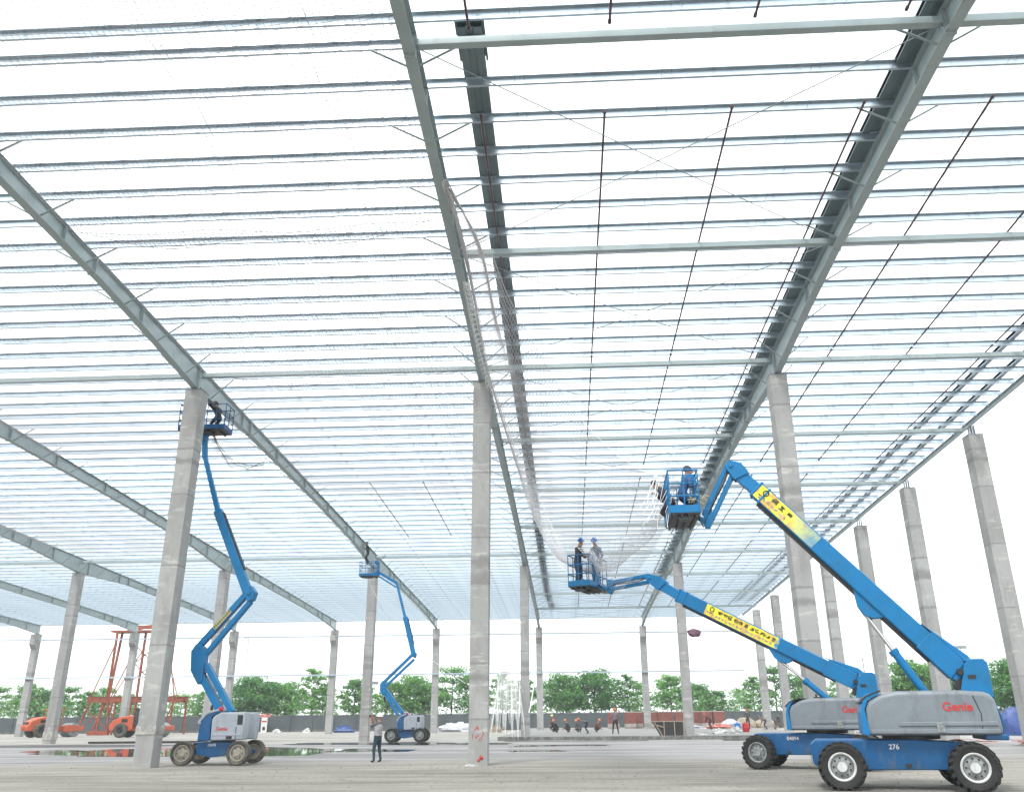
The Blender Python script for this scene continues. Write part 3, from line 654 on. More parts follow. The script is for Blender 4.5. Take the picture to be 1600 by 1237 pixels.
def platform(root, x0, x1, y0, y1, zf, h=1.1, m='blue', box_side=None, yaw=0.):
    """work platform: mesh floor, kick plates and tubular rails"""
    CX, CY = (x0+x1)/2, (y0+y1)/2; x0, x1, y0, y1 = x0-CX, x1-CX, y0-CY, y1-CY; f = MB(); cx = cy = 0.; made = []
    f.box((cx, cy, zf-.03), (x1-x0, y1-y0, .05))
    for k in range(4): f.box((x0+(x1-x0)*(k+.5)/4, cy, zf-.085), (.05, y1-y0-.02, .06))
    f.box((cx, y1-.2, zf-.15), ((x1-x0)*.45, .3, .08)); fl = f.build('platform_floor', M['blackp'], root); made.append(fl)
    k_ = MB()
    for y in (y0, y1): k_.box((cx, y, zf+.08), (x1-x0+.03, .025, .20))
    for x in (x0, x1): k_.box((x, cy, zf+.08), (.025, y1-y0-.026, .20))
    made.append(k_.build('kick_plate', M[m], root, bevel=.006))
    r = MB(); rr = .021
    for z in (h, h*.68, h*.38): 
        pts = [(x0, y0, zf+z), (x1, y0, zf+z), (x1, y1, zf+z), (x0, y1, zf+z), (x0, y0, zf+z)]
        for a, b in zip(pts, pts[1:]): r.tube([a, b], rr, 8)
    ny = max(1, round((y1-y0)/.42)); nx = max(1, round((x1-x0)/.42))
    P = {(x0, y0+(y1-y0)*i/ny) for i in range(ny+1)} | {(x1, y0+(y1-y0)*i/ny) for i in range(ny+1)} | {(x0+(x1-x0)*i/nx, y0) for i in range(nx+1)} | {(x0+(x1-x0)*i/nx, y1) for i in range(nx+1)}
    for x, y in sorted(P): r.tube([(x, y, zf-.02), (x, y, zf+h)], rr*.9, 8)
    made.append(r.build('guard_rail', M[m], root, smooth=True))
    if box_side is not None:
        c = MB(); x = x0 if box_side == 'x0' else x1
        c.box((x+(.12 if box_side == 'x0' else -.12), cy, zf+h-.06), (.24, .62, .22)); c.box((x+(.03 if box_side == 'x0' else -.03), cy, zf+h*.55), (.04, .5, .9)); made.append(c.build('control_box', M[m], root, bevel=.02))
    for q in made: q.location = (CX, CY, 0); q.rotation_euler = (0, 0, yaw)
    return fl
def hood_shape(mb, prof, y0, y1): mb.prism(prof, y0, y1)
def lettering(root, body, size, m, x, y, z, bold=.0):
    o = bpy.data.objects.new('lettering', text_mesh(body, size, m, bold)); col.objects.link(o); o.parent = root
    # reads from the +y side: text x -> -x, text y -> z, text z -> +y
    o.matrix_local = Matrix(((-1, 0, 0, x), (0, 0, 1, y), (0, 1, 0, z), (0, 0, 0, 1))); return o

def tele_lift(C, a, label, number, wf, wr, piv, tip, nose, jib0, jib1, bx, zf, dec, worn, kinds, numx, steer=0., byaw=0.):
    root = empty('boom_lift', (C[0], C[1], 0), math.pi-R(a)); tag(root, label, 'boom lift', 'blue boom lifts')
    c = MB(); c.prism([(-1.62, .55), (-1.5, .42), (1.75, .40), (2.0, .52), (2.02, .93), (1.9, 1.03), (-.2, 1.03), (-1.35, .96), (-1.62, .84)], -.72, .72)
    ch = c.build('chassis', M['bluedk'], root, bevel=.025)
    for tx, tz in ((.0, .50), (.9, .47)): p = MB(); p.box((tx, .725, tz), (.12, .02, .08)); p.build('tow_hole', M['blackp'], ch)
    lettering(root, number, .145, M['white'], numx, .735, .88, .002)
    ax = MB()
    for x in (wf, wr): ax.tube([(x, -.86, .47), (x, .86, .47)], .09, 10); ax.box((x, 0, .47), (.24, 1.5, .2))
    ax.build('axle', M['bluedk'], root, bevel=.02)
    for x, k in ((wf, 0), (wr, 1)):
        for y in (1.0, -1.0): wheel(root, kinds, x, y, .485, steer if k == 0 else 0)
    t = MB(); t.lathe([(.62, 1.03), (.62, 1.13), (.5, 1.14)], (-.2, 0, 0), 'z', 32); t.box((-.5, 0, 1.18), (2.5, .62, .1)); t.build('turntable', M['blackp'], root)
    # two grey hoods either side of the boom
    prof = [(-1.98, 1.12), (-1.97, 1.42), (-1.92, 1.84), (-1.84, 1.96), (-1.72, 2.01), (-1.4, 2.035), (-1.25, 2.05), (.05, 2.05), (.40, 1.98), (.66, 1.84), (.74, 1.70), (.76, 1.12)]
    for sd_ in (1, -1):
        h = MB(); y0, y1 = (.36, .95) if sd_ > 0 else (-.95, -.36); h.prism(prof, y0, y1)
        o = h.build('hood', M['hood'], root, smooth=True, bevel=.10, seg=5)
        rb = MB(); yy = .955*sd_
        for z0_, z1_, xa, xb in ((1.155, 1.245, -1.92, .70), (1.31, 1.40, -1.90, .10)):
            rb.prism([(xa, z0_), (xb, z0_), (xb-.02, z1_), (xa+.02, z1_)], yy-.03, yy+.022*sd_) if sd_ > 0 else rb.prism([(xa, z0_), (xb, z0_), (xb-.02, z1_), (xa+.02, z1_)], yy-.022, yy+.03)
        rb.build('hood_rib', M['hood'], o, bevel=.018, seg=3)
        se = MB(); se.bar((-1.56, yy-.004*sd_, 1.14), (-1.60, yy-.004*sd_, 1.55), .012, .018, up=(1, 0, 0)); se.bar((-1.60, yy-.004*sd_, 1.55), (-1.49, yy-.004*sd_, 1.93), .012, .018, up=(1, 0, 0)); se.build('panel_gap', M['blackp'], o)
        la = MB(); la.box((-.75, yy+.02*sd_, 1.28), (.16, .03, .2)); la.box((-.75, yy+.035*sd_, 1.25), (.05, .02, .14)); la.build('latch', M['rimgrey'], o, bevel=.012)
        hk = MB(); hk.box((-.15, .66*sd_, 2.075), (.26, .1, .03)); hk.box((-.10, .66*sd_, 2.12), (.05, .05, .1)); hk.build('hood_latch', M['blackp'], o)
        if sd_ > 0: lettering(root, 'Genie', .25, M['red'], -1.15, .957, 1.70, .006)
    fr = MB(); fr.prism([(.70, 1.12), (.86, 1.14), (.85, 1.62), (.78, 1.88), (.60, 2.03), (.58, 1.98), (.68, 1.84), (.76, 1.66)], -.93, .93); fr.build('front_bumper', M['blue'], root, bevel=.015)
    fk = MB(); fk.prism([(.36, 2.05), (.68, 1.93), (.84, 1.80), (.86, 1.82), (.70, 1.965), (.40, 2.075)], -.93, .93); fk.build('hood_seal', M['blackp'], root)
    cw = MB(); cw.prism([(-2.10, 1.02), (-2.12, 1.5), (-1.98, 1.96), (-1.8, 1.96), (-1.8, 1.02)], -.30, .30); cw.box((-1.84, 0, 1.08), (.46, 1.8, .12)); cw.build('counterweight', M['bluedk'], root, bevel=.03)
    # riser carrying the boom pivot
    px, pz = piv
    ri = MB()
    for sd_ in (1, -1): ri.prism([(px-.02, 1.9), (px-.60, 1.9), (px-.58, pz+.20), (px-.52, pz+.27), (px-.20, pz+.27), (px-.10, pz+.14), (px+.06, 2.02)], sd_*.27-.03, sd_*.27+.03)
    ri.prism([(px-.60, 1.3), (px-.605, pz+.2), (px-.56, pz+.2), (px-.54, 1.3)], -.26, .26); ri.box((px-.3, 0, pz+.25), (.36, .48, .05)); rio = ri.build('boom_riser', M['blue'], root, bevel=.015)
    sl = MB(); sl.box((px-.22, .302, pz-.12), (.17, .012, .09)); sl.build('slot', M['blackp'], rio)
    pn = MB(); pn.tube([(px, -.33, pz), (px, .33, pz)], .07, 16); pn.tube([(px+.02, -.2, pz-.28), (px+.02, .2, pz-.28)], .13, 16); pn.build('pivot_pin', M['blackp'], root, smooth=True)
    # boom tubes
    o, L_ = beam_obj(root, 'main_boom', piv, tip, .36, .44, M['blue'], .03, (.12, 0))
    st = MB(); st.box((.50, 0, .0), (.95, .40, .50)); st.prism([(.0, .25), (1.25, .25), (.1, .42), (-.15, .36)], -.15, .15); st.build('boom_root', M['blue'], o, bevel=.02)
    ht = MB(); ht.box((L_*.52, -.02, -.262), (L_*.86, .17, .08)); ht.build('hose_track', M['blackp'], o)
    ev = MB()
    for e in (L_-.05, L_-.32): ev.box((e, 0, 0), (.06, .40, .48))
    ev.build('boom_collar', M['blue'], o, bevel=.01)
    bk = MB(); bk.prism([(L_*.30, -.20), (L_*.46, -.20), (L_*.40, -.46), (L_*.36, -.52), (L_*.33, -.44)], -.11, .11); bk.build('cylinder_bracket', M['blue'], o, bevel=.02)
    decal(o, L_*dec[0], L_*dec[1], .37, .184, worn, int(C[0]*10))
    i_, l2 = beam_obj(root, 'inner_boom', tip, nose, .28, .33, M['blue'], .02, (.1, 0.1))
    d = (Vector((nose[0]-tip[0], 0, nose[1]-tip[1]))).normalized()
    nb = MB(); n2 = Vector((-d.z, 0, d.x)); N0 = Vector((nose[0], 0, nose[1])); J = Vector((jib0[0], 0, jib0[1]))
    for sd_ in (1, -1):
        q = [N0-d*.25+n2*.2, N0+d*.08+n2*.26, J+Vector((.05, 0, .16)), J+Vector((.16, 0, -.02)), J-n2*.16, N0-d*.1-n2*.2]
        nb.prism([(v.x, v.z) for v in q], sd_*.16-.025, sd_*.16+.025)
    nb.tube([J+Vector((0, -.22, 0)), J+Vector((0, .22, 0))], .06, 12); nb.build('boom_nose', M['blue'], root, bevel=.012)
    # lift cylinder
    D = (Vector((tip[0]-px, 0, tip[1]-pz))).normalized(); Nn = Vector((-D.z, 0, D.x)); top_ = Vector((px, 0, pz))+D*(L_*.385)-Nn*.44; bot_ = Vector((px+.62, 0, 1.75)); mid = bot_.lerp(top_, .55)
    cy = MB(); cy.tube([bot_, mid], .095, 16); cy.tube([mid-(top_-bot_).normalized()*.1, mid+(top_-bot_).normalized()*.02], .115, 16); co = cy.build('lift_cylinder', M['bluedk'] if False else M['blue'], root, smooth=True)
    rd = MB(); rd.tube([mid, top_], .05, 12); rd.build('cylinder_rod', M['chrome'], co, smooth=True)
    # jib and platform
    J1 = Vector((jib1[0], 0, jib1[1])); dj = (J1-J).normalized(); nj = Vector((-dj.z, 0, dj.x)); jb = MB()
    for off, hh in ((.11, .13), (-.12, .11)):
        a_, b_ = J+nj*off, J1+nj*off; jb.bar(a_, b_, .24, hh, up=(0, 1, 0)) if False else jb.bar(a_, b_, .22, hh, up=tuple(nj))
    jb.build('jib', M['blue'], root, bevel=.015)
    hs = MB(); hs.tube([J+nj*.02+Vector((0, .13, 0)), J.lerp(J1, .3)+Vector((0, .15, -.05)), J.lerp(J1, .7)+Vector((0, .15, -.02)), J1+Vector((0, .1, 0))], .022, 6); hs.tube([J1+Vector((0, .1, 0)), J1+Vector((.12, .12, -.28)), Vector((bx[0]-.05, .1, zf+.1))], .024, 6); hs.build('hose', M['blackp'], root, smooth=True)
    mt = MB(); mt.prism([(J1.x-.12, J1.z+.22), (J1.x+.10, J1.z+.22), (J1.x+.10, J1.z-.28), (J1.x-.02, J1.z-.3), (J1.x-.14, J1.z-.1)], -.12, .12); mt.bar((J1.x, 0, J1.z-.18), (bx[0], 0, zf+.05), .2, .12); mt.build('platform_mount', M['blue'], root, bevel=.015)
    platform(root, bx[0], bx[1], -.90, .90, zf, 1.12, 'blue', 'x0', byaw)
    return root
LA = tele_lift((7.65, 21.4), 15, 'nearest blue boom lift, numbered 276, its boom raised steeply up to the left', '276', 1.40, -1.27, (-1.43, 2.46), (2.65, 7.16), (3.07, 7.63), (3.21, 7.82), (3.95, 6.50), (4.25, 5.01), 6.50, (.67, .985), .8, 'big', .25, 0., R(13))
LB = tele_lift((7.95, 29.2), 24, 'blue boom lift numbered 04894 behind the nearest one, its boom held low', '04894', 1.78, -1.27, (-1.28, 2.52), (4.32, 5.60), (4.98, 6.02), (5.30, 6.26), (6.86, 6.10), (7.36, 8.18), 6.08, (.40, .82), .1, 'grey', .75, R(-6))

def artic_lift(C, label, number, s, wx, wheels_kind, rw, hoodm, low, knee, elbow, mainp, jib1, bx, zf, by, boxside, far=False):
    root = empty('boom_lift', (C[0], C[1], 0), math.pi); tag(root, label, 'boom lift', 'blue boom lifts')
    c = MB(); c.prism([(wx[0]-.42, .78), (wx[0]-.38, .40), (.2, .28), (wx[1]+.35, .40), (wx[1]+.42, .78), (wx[1]+.1, .80), (wx[0]-.1, .80)], -.60, .60); c.build('chassis', M['bluedk'], root, bevel=.03)
    if number: lettering(root, number, .13, M['white'], .2, .605, .70, .002)
    ax = MB()
    for x in wx: ax.tube([(x, -.75, rw), (x, .75, rw)], .08, 10)
    ax.build('axle', M['bluedk'], root)
    for x in wx:
        for y in (.82, -.82): wheel(root, wheels_kind, x, y, rw, R(5) if x == wx[0] else 0)
    t = MB(); t.lathe([(.45, .80), (.45, .88), (.3, .88)], (.0, 0, 0), 'z', 28); t.build('turntable', M['blackp'], root)
    for sd_ in (1, -1):
        h = MB(); y0, y1 = (.30, .82) if sd_ > 0 else (-.82, -.30)
        h.prism([(-1.03, .88), (-1.06, 1.55), (-1.02, 1.84), (-.10, 1.84), (.16, 1.70), (.22, 1.58), (.20, .86)], y0, y1); o = h.build('hood', hoodm, root, smooth=True, bevel=.05, seg=4)
        gv = MB(); yy = .822*sd_; gv.box((-.86, yy, 1.57), (.20, .012, .34)); gv.box((-.74, yy, 1.12), (.025, .012, .42)); gv.box((-.5, yy, .96), (.22, .012, .10)); gv.build('vent', M['blackp'], o)
        rb = MB(); rb.box((-.42, yy, 1.06), (1.1, .03, .07)); rb.build('hood_rib', hoodm, o, bevel=.01)
    if number: lettering(root, 'Genie', .18, M['red'], -.20, .824, 1.26, .004)
    fb = MB(); fb.prism([(.24, .86), (.24, 1.68), (-.08, 1.86), (.02, 1.90), (.42, 1.78), (.66, 1.52), (.70, .86)], -.80, .80); fb.build('front_cover', M['bluedk'], root, bevel=.03)
    tr = MB(); tr.prism([(.62, 1.44), (.74, 1.45), (.74, 1.55), (.46, 1.84), (.06, 1.95), (.0, 1.90), (.42, 1.78), (.64, 1.54)], -.81, .81); tr.build('cover_trim', hoodm, root, bevel=.01)
    bc = MB(); bc.lathe([(.05, 1.92), (.05, 2.05), (.02, 2.12), (.005, 2.12)], (.42, .45, 0), 'z', 12); bc.build('beacon', M['blackp'], root); 
    fe = MB(); fe.blob((.02, .6, 1.94), (.11, .1, .09), 2); fe.build('red_cover', M['drum_red'], root, smooth=True)
    k0, k1 = knee; e0, e1 = elbow
    def arms(name, pr, wy, h):
        for q, (a, b) in enumerate(pr): beam_obj(root, name, a, b, wy, h*(1.25 if q == 0 else 1), M['blue'], .015)
    arms('lower_riser_arm', low, .30, .20)
    kn = MB(); kn.prism(k0, -.20, .20); kn.build('riser_knee', M['blue'], root, bevel=.03)
    arms('upper_riser_arm', k1, .28, .17)
    el = MB(); el.prism(e0, -.20, .20); el.tube([(e1[0], -.26, e1[1]), (e1[0], .26, e1[1])], .08, 12); el.build('riser_elbow', M['blue'], root, bevel=.025)
    a, b, c_ = mainp
    o, L_ = beam_obj(root, 'main_boom', a, b, .30, .34, M['blue'], .025, (.1, 0)); ht = MB(); ht.box((L_*.6, 0, .20), (L_*.7, .16, .06)); ht.build('hose_track', M['blackp'], o)
    if not far:
        lb = MB(); a1, b1 = Vector((k1[0][0][0], .15, k1[0][0][1])), Vector((k1[0][1][0], .15, k1[0][1][1])); dv = (b1-a1).normalized(); p0, p1 = a1.lerp(b1, .34), a1.lerp(b1, .66)
        lb.bar(p0, p1, .012, .2, up=(0, 1, 0)) if False else lb.bar(p0, p1, .012, .17); lb.build('banner', cloth('faded_yellow', (.55, .52, .26)), root)
        gk = MB(); 
        for q in range(9): pp = p0.lerp(p1, (q+.5)/9)+Vector((0, .011, 0)); gk.bar(pp-Vector((.04, 0, .05)), pp+Vector((.04, 0, .05)), .004, .03); gk.bar(pp-Vector((-.04, 0, .05)), pp+Vector((-.04, 0, .05)), .004, .02)
        gk.build('banner_lettering', cloth('banner_ink', (.13, .15, .05)), root)
    o2, l2 = beam_obj(root, 'inner_boom', b, c_, .2, .2, M['blue'], .015, (.2, 0), .85)
    j, l3 = beam_obj(root, 'jib', c_, jib1, .18, .20, M['blue'], .012, (.05, .05))
    if far: beam_obj(root, 'jib', (c_[0]+.05, c_[1]-.32), (jib1[0]-.1, jib1[1]-.32), .14, .12, M['blue'], .01)
    cy = MB(); A = Vector((k0[0][0]*.3+k1[1][0][0]*.7, 0, k1[1][0][1]-.2)); B_ = Vector((low[1][1][0]-.12, 0, low[1][1][1]-.75)); mid = A.lerp(B_, .55)
    cy.tube([B_, mid], .065, 12); co = cy.build('lift_cylinder', M['blackp'], root, smooth=True); rd = MB(); rd.tube([mid, A+Vector((-.05, 0, .45))], .035, 10); rd.build('cylinder_rod', M['chrome'], co, smooth=True)
    d = (Vector((b[0]-a[0], 0, b[1]-a[1]))).normalized(); A = Vector((e1[0]+.25, 0, e1[1]-.15)); B_ = Vector((a[0], 0, a[1]))+d*1.35+Vector((d.z, 0, -d.x))*-.26
    c2 = MB(); c2.tube([A, A.lerp(B_, .6)], .06, 12); c2.tube([A.lerp(B_, .6), B_], .035, 10); c2.build('boom_cylinder', M['blue'], root, smooth=True)
    mt = MB(); mt.box((jib1[0], 0, jib1[1]-.05), (.26, .26, .34)); mt.bar((jib1[0], 0, jib1[1]), ((bx[0]+bx[1])/2 if abs(jib1[0]-(bx[0]+bx[1])/2) < .8 else (bx[0] if jib1[0] < bx[0] else bx[1]), 0, zf-.02), .2, .14); mt.build('platform_mount', M['blue'], root, bevel=.01)
    platform(root, bx[0], bx[1], by[0], by[1], zf, 1.1, 'bluedk' if not far else 'blue', boxside)
    return root
LC = artic_lift((-13.1, 34.0), 'articulated boom lift beside the big left column, its long arm reaching the rafter', '12478', 1, (1.16, -.93), 'dirt', .435, M['hoodlt'],
    [((.18, 1.80), (1.26, 3.36)), ((-.22, 1.85), (1.02, 3.62))],
    ([(1.62, 4.10), (1.46, 4.36), (1.16, 4.28), (1.02, 3.95), (1.04, 3.40), (1.02, 2.98), (1.20, 2.85), (1.55, 3.38)], [((1.44, 4.22), (-.36, 6.36)), ((1.08, 3.98), (-.50, 6.00))]),
    ([(-.26, 6.20), (-.20, 6.46), (-.48, 6.62), (-.70, 6.34), (-.62, 6.04), (-.42, 5.96)], (-.44, 6.30)),
    ((-.34, 6.34), (1.30, 9.72), (2.16, 12.1)), (2.28, 13.0), (1.30, 3.30), 13.22, (-.45, .45), None)
LD = artic_lift((-11.32, 63.5), 'distant articulated boom lift behind the photographer, its arm reaching the column top on the left', '', 1, (1.08, -1.02), 'far', .50, M['hoodlt'],
    [((.32, 1.85), (2.10, 4.00)), ((.80, 1.85), (1.92, 3.50))],
    ([(2.22, 4.06), (2.02, 4.30), (1.84, 4.10), (1.74, 3.70), (1.80, 3.30), (2.0, 3.25), (2.22, 3.60)], [((2.0, 4.14), (-.10, 6.12)), ((1.86, 3.85), (-.26, 5.80))]),
    ([(-.02, 6.0), (0, 6.25), (-.26, 6.40), (-.44, 6.2), (-.38, 5.85)], (-.27, 6.12)),
    ((-.2, 6.15), (.57, 8.92), (1.33, 11.5)), (2.85, 12.35), (2.83, 4.23), 12.05, (-.42, .42), 'x0', True)
LD.scale = (.96,)*3

# ---------------------------------------------------------------- people
FAT = 1.10
def ik(a, b, l1, l2, hint):
    a = Vector(a); b = Vector(b); d = b-a; L_ = min(d.length, (l1+l2)*.999); d.normalize(); b = a+d*L_
    x = (l1*l1-l2*l2+L_*L_)/(2*L_); h = math.sqrt(max(l1*l1-x*x, 0)); hv = Vector(hint); hv -= d*hv.dot(d)
    if hv.length < 1e-5: hv = Vector((1, 0, 0))-d*d.x
    return a+d*x+hv.normalized()*h, b
def person(label, loc, rz, hip=.90, lean=4, feet=((.02, .1), (.02, -.1)), hands=((.12, .26, .85), (.12, -.26, .85)), shirt=(.05, .06, .08), trousers=(.02, .03, .05), helmet=(.8, .8, .8), scale=1., sleeves='shirt', headpitch=0, footz=0., elbow=(-.6, 0, -.4), vest=None, turn=0., group=None):
    root = empty('person', loc, rz); root.scale = (scale,)*3; tag(root, label, 'person', group)
    V = Vector; a = R(lean); sp = lambda s, y=0., f=0.: V((math.sin(a)*s+math.cos(a)*f, y, hip+math.cos(a)*s-math.sin(a)*f))
    nodes = []; edges = []; rad = []; matl = []
    def add(p, r, par=None, m=0):
        nodes.append(V(p)); rad.append(r); matl.append(m)
        if par is not None: edges.append((par, len(nodes)-1))
        return len(nodes)-1
    SH, TR, SK, SO, VE = 0, 1, 2, 3, 4
    pel = add(sp(0), .125, None, TR); ws = add(sp(.17), .118, pel, SH); ch_ = add(sp(.36), .142, ws, SH); nb = add(sp(.50), .085, ch_, SH); 
    hp = R(headpitch); hv = V((math.sin(a*.6+hp), 0, math.cos(a*.6+hp))); hf = V((hv.z, 0, -hv.x))
    nk = add(nodes[nb]+hv*.08, .052, nb, SK); hd = add(nodes[nk]+hv*.10+hf*.02, .088, nk, SK); ht = add(nodes[hd]+hv*.085-hf*.012, .082, hd, SK)
    add(nodes[hd]+hf*.108-hv*.01, .016, hd, SK)
    for s_, h_, f_ in ((1, hands[0], feet[0]), (-1, hands[1], feet[1])):
        sh = add(sp(.445, s_*.175), .066, ch_ if False else nb, SH)
        el, ha = ik(nodes[sh], h_, .29, .26, (elbow[0], s_*.35, elbow[2]))
        es = SH if sleeves != 'bare' else SK
        e = add(el, .044, sh, es); wr = add(nodes[e].lerp(ha, .92), .030, e, es if sleeves == 'shirt' else SK)
        dh = (V(ha)-el).normalized(); up_ = V((0, 0, 1)) if abs(dh.z) < .8 else V((1, 0, 0)); sd_ = dh.cross(up_).normalized(); nn = sd_.cross(dh)
        pm_ = add(V(ha)+dh*.055, .032, wr, SK)
        for q, ln in ((-1.5, .065), (-.5, .082), (.5, .085), (1.5, .07)):
            k1_ = add(nodes[pm_]+dh*.045+sd_*q*.019, .0095, pm_, SK); k2 = add(nodes[k1_]+dh*ln*.55-nn*.014+sd_*q*.003, .009, k1_, SK); add(nodes[k2]+dh*ln*.4-nn*.03, .008, k2, SK)
        t1 = add(nodes[pm_]-dh*.02+sd_*.038*s_-nn*.01, .011, pm_, SK); add(nodes[t1]+dh*.05+sd_*.012*s_-nn*.015, .009, t1, SK)
        hj = add(V((0, s_*.095, hip-.05)), .098, pel, TR); fx, fy = f_[0], f_[1]; fz = footz+.085+(f_[2] if len(f_) > 2 else 0)
        kn, an = ik(nodes[hj], (fx-.03, fy, fz), .42, .42, (1, s_*.12, .15)); k_ = add(kn, .064, hj, TR); an_ = add(an, .044, k_, TR)
        b_ = add(an+V((.02, 0, -.045)), .042, an_, SO); add(an+V((.15, s_*.015, -.052)), .034, b_, SO)
    me = bpy.data.meshes.new('skeleton'); me.from_pydata([tuple(n_) for n_ in nodes], edges, []); o = bpy.data.objects.new('skeleton', me); col.objects.link(o)
    md = o.modifiers.new('skin', 'SKIN'); md.use_smooth_shade = True; sv = me.skin_vertices[0].data
    for i, r in enumerate(rad): sv[i].radius = (r*FAT, r*FAT); sv[i].use_root = (i == 0)
    sb = o.modifiers.new('sub', 'SUBSURF'); sb.levels = 1; sb.render_levels = 1
    dg = bpy.context.evaluated_depsgraph_get(); bm_ = bpy.data.meshes.new_from_object(o.evaluated_get(dg)); bpy.data.objects.remove(o)
    kd = KDTree(len(edges)*5+1); 
    for e, (i, j) in enumerate(edges):
        for q in range(5): kd.insert(nodes[i].lerp(nodes[j], (q+.5)/5), j)
    kd.balance(); bm_.materials.clear(); key = '_%.2f_%.2f_%.2f'
    for m_ in (cloth('shirt'+key % shirt, shirt), cloth('trousers'+key % trousers, trousers), M['skin'], M['blackp']): bm_.materials.append(m_)
    for p_ in bm_.polygons: p_.material_index = matl[kd.find(p_.center)[1]]; p_.use_smooth = True
    bm_.name = 'person_body'; ob = bpy.data.objects.new('body', bm_); col.objects.link(ob); ob.parent = root
    if helmet:
        h = MB(); n_ = 18; vs = []; prof = [(.125, -.005), (.122, .03), (.108, .075), (.075, .112), (.03, .128), (.001, .13)]
        h.lathe([(.112, -.012)]+prof, (0, 0, 0), 'z', n_); h.lathe([(.13, -.008), (.152, -.012), (.152, -.004), (.12, .004)], (.02, 0, 0), 'z', n_)
        ho = h.build('helmet', cloth('helmet'+key % helmet, helmet), root, smooth=True); ho.location = nodes[hd]+hv*.075; ho.rotation_euler = (0, math.atan2(hv.x, hv.z), 0)
    else:
        h = MB(); h.lathe([(.098, -.03), (.102, .02), (.09, .07), (.05, .105), (.001, .112)], (0, 0, 0), 'z', 16); ho = h.build('hair', M['blackp'], root, smooth=True); ho.location = nodes[hd]+hv*.05-hf*.012; ho.rotation_euler = (0, math.atan2(hv.x, hv.z), 0)
    if vest:
        v = MB(); c0, c1, c2, c3 = sp(.02), sp(.18), sp(.36), sp(.47)
        v.tube([c0, c1, c2, c3], [.158, .15, .172, .11], 20, cap=False); vo = v.build('vest', cloth('vest'+key % vest, vest), root, smooth=True); vo.scale = (.95, 1.18, 1)
    return root
# the photographer
ph = person('man in white helmet, grey vest and jeans holding up a phone', (-7.45, 35.2, 0), R(150), .965, -3, ((.05, .16), (-.03, -.15)), ((.36, .08, 1.56), (.35, -.06, 1.60)), (.10, .11, .13), (.022, .05, .085), (.95, .95, .95), .97, 'short', -8, vest=(.36, .35, .37), elbow=(0, 0, -1))
m = MB(); m.box((0, 0, 0), (.012, .16, .08)); m.cur = 1; m.box((-.007, 0, 0), (.002, .145, .07)); pho = m.build('phone', [M['blackp'], M['glass']], bevel=.003); pho.location = (-7.82, 35.41, 1.66); pho.rotation_euler = (0, 0, R(150)); tag(pho, 'black phone held up by the man in the white helmet', 'phone')
def lw(root, x, y, z):       # a point of a lift in world coordinates
    a = root.rotation_euler.z; return (root.location.x+x*math.cos(a)-y*math.sin(a), root.location.y+x*math.sin(a)+y*math.cos(a), z)
navy = (.025, .035, .06); blk = (.02, .02, .022)
person('worker in blue helmet and dark jacket gathering net in the lower basket', lw(LB, 8.02, .40, 6.10), R(-35), .955, 16, hands=((.38, .2, 1.12), (.40, -.12, 1.10)), shirt=(.045, .04, .05), trousers=(.03, .05, .09), helmet=(.02, .13, .42), scale=1.0)
person('worker in blue helmet in a blue grey jacket, standing behind in the lower basket', lw(LB, 7.52, -.30, 6.10), R(245), .96, 5, hands=((.3, .28, 1.0), (.34, -.16, 1.05)), shirt=(.07, .11, .18), trousers=(.02, .03, .05), helmet=(.02, .13, .42), scale=1.04, headpitch=14)
person('worker in dark cap bending at the left rail of the raised basket', lw(LA, 4.89, -.30, 6.52), R(175), .56, 46, hands=((.45, .2, .75), (.42, -.2, .8)), shirt=navy, trousers=blk, helmet=None, scale=.98)
person('worker in blue overalls reaching up beside the control box of the raised basket', lw(LA, 4.57, .22, 6.52), R(20), .62, 24, hands=((.45, .2, 1.32), (.36, -.2, .85)), shirt=(.03, .09, .22), trousers=(.02, .07, .2), helmet=(.03, .06, .12), scale=.98, headpitch=-14)
person('worker in dark clothes with arms raised in the basket tucked under the left rafter', lw(LC, 1.75, .05, 13.24), R(150), .62, 30, hands=((.42, .2, 1.2), (.42, -.15, 1.1)), shirt=blk, trousers=navy, helmet=(.12, .03, .02), scale=1.)
person('worker in dark clothes standing high on the distant lift basket by the rafter', (-14.86, 63.4, 12.45), R(200), .86, 10, ((.0, .32), (.0, -.32)), ((.3, .42, 1.4), (.35, -.3, 1.35)), (.03, .035, .035), (.03, .035, .035), (.03, .035, .04), 1.)
# ground crew in the background
person('worker bent double over the slab edge, head down, beside the squatting crew', (1.55, 76.8, .25), R(185), .86, 82, ((.0, .14), (-.06, -.14)), ((.62, .12, .48), (.6, -.1, .42)), (.12, .14, .15), (.02, .025, .035), (.7, .2, .08), 1.05)
person('worker with orange helmet standing upright on the slab with legs apart, back to us', (3.78, 74.4, .25), R(100), .96, 6, ((.02, .22), (.02, -.22)), ((.3, .3, 1.05), (.28, -.28, .95)), (.17, .15, .19), (.02, .02, .028), (.72, .17, .05), 1.08)
sq = [(-1.05, 84.5, 'leftmost squatting worker in black jacket with orange helmet', (.02, .02, .025), (.75, .22, .1), 200), (.05, 85.2, 'small squatting worker second from the left in the row on the slab', (.05, .04, .04), (.72, .25, .12), 170), (1.02, 84.6, 'squatting worker in grey jacket, middle of the row on the slab', (.08, .09, .1), (.75, .3, .2), 215),
      (2.42, 85.0, 'squatting worker facing right in the row, just left of the bent one', (.16, .05, .03), (.8, .28, .1), -5)]
for x, y, lb, c_, h_, rz in sq: person(lb, (x, y, .25), R(rz), .30, 34, ((.10, .17), (.06, -.17)), ((.52, .16, .3), (.5, -.1, .25)), c_, (.03, .03, .035), h_, 1.08, group='squatting workers')
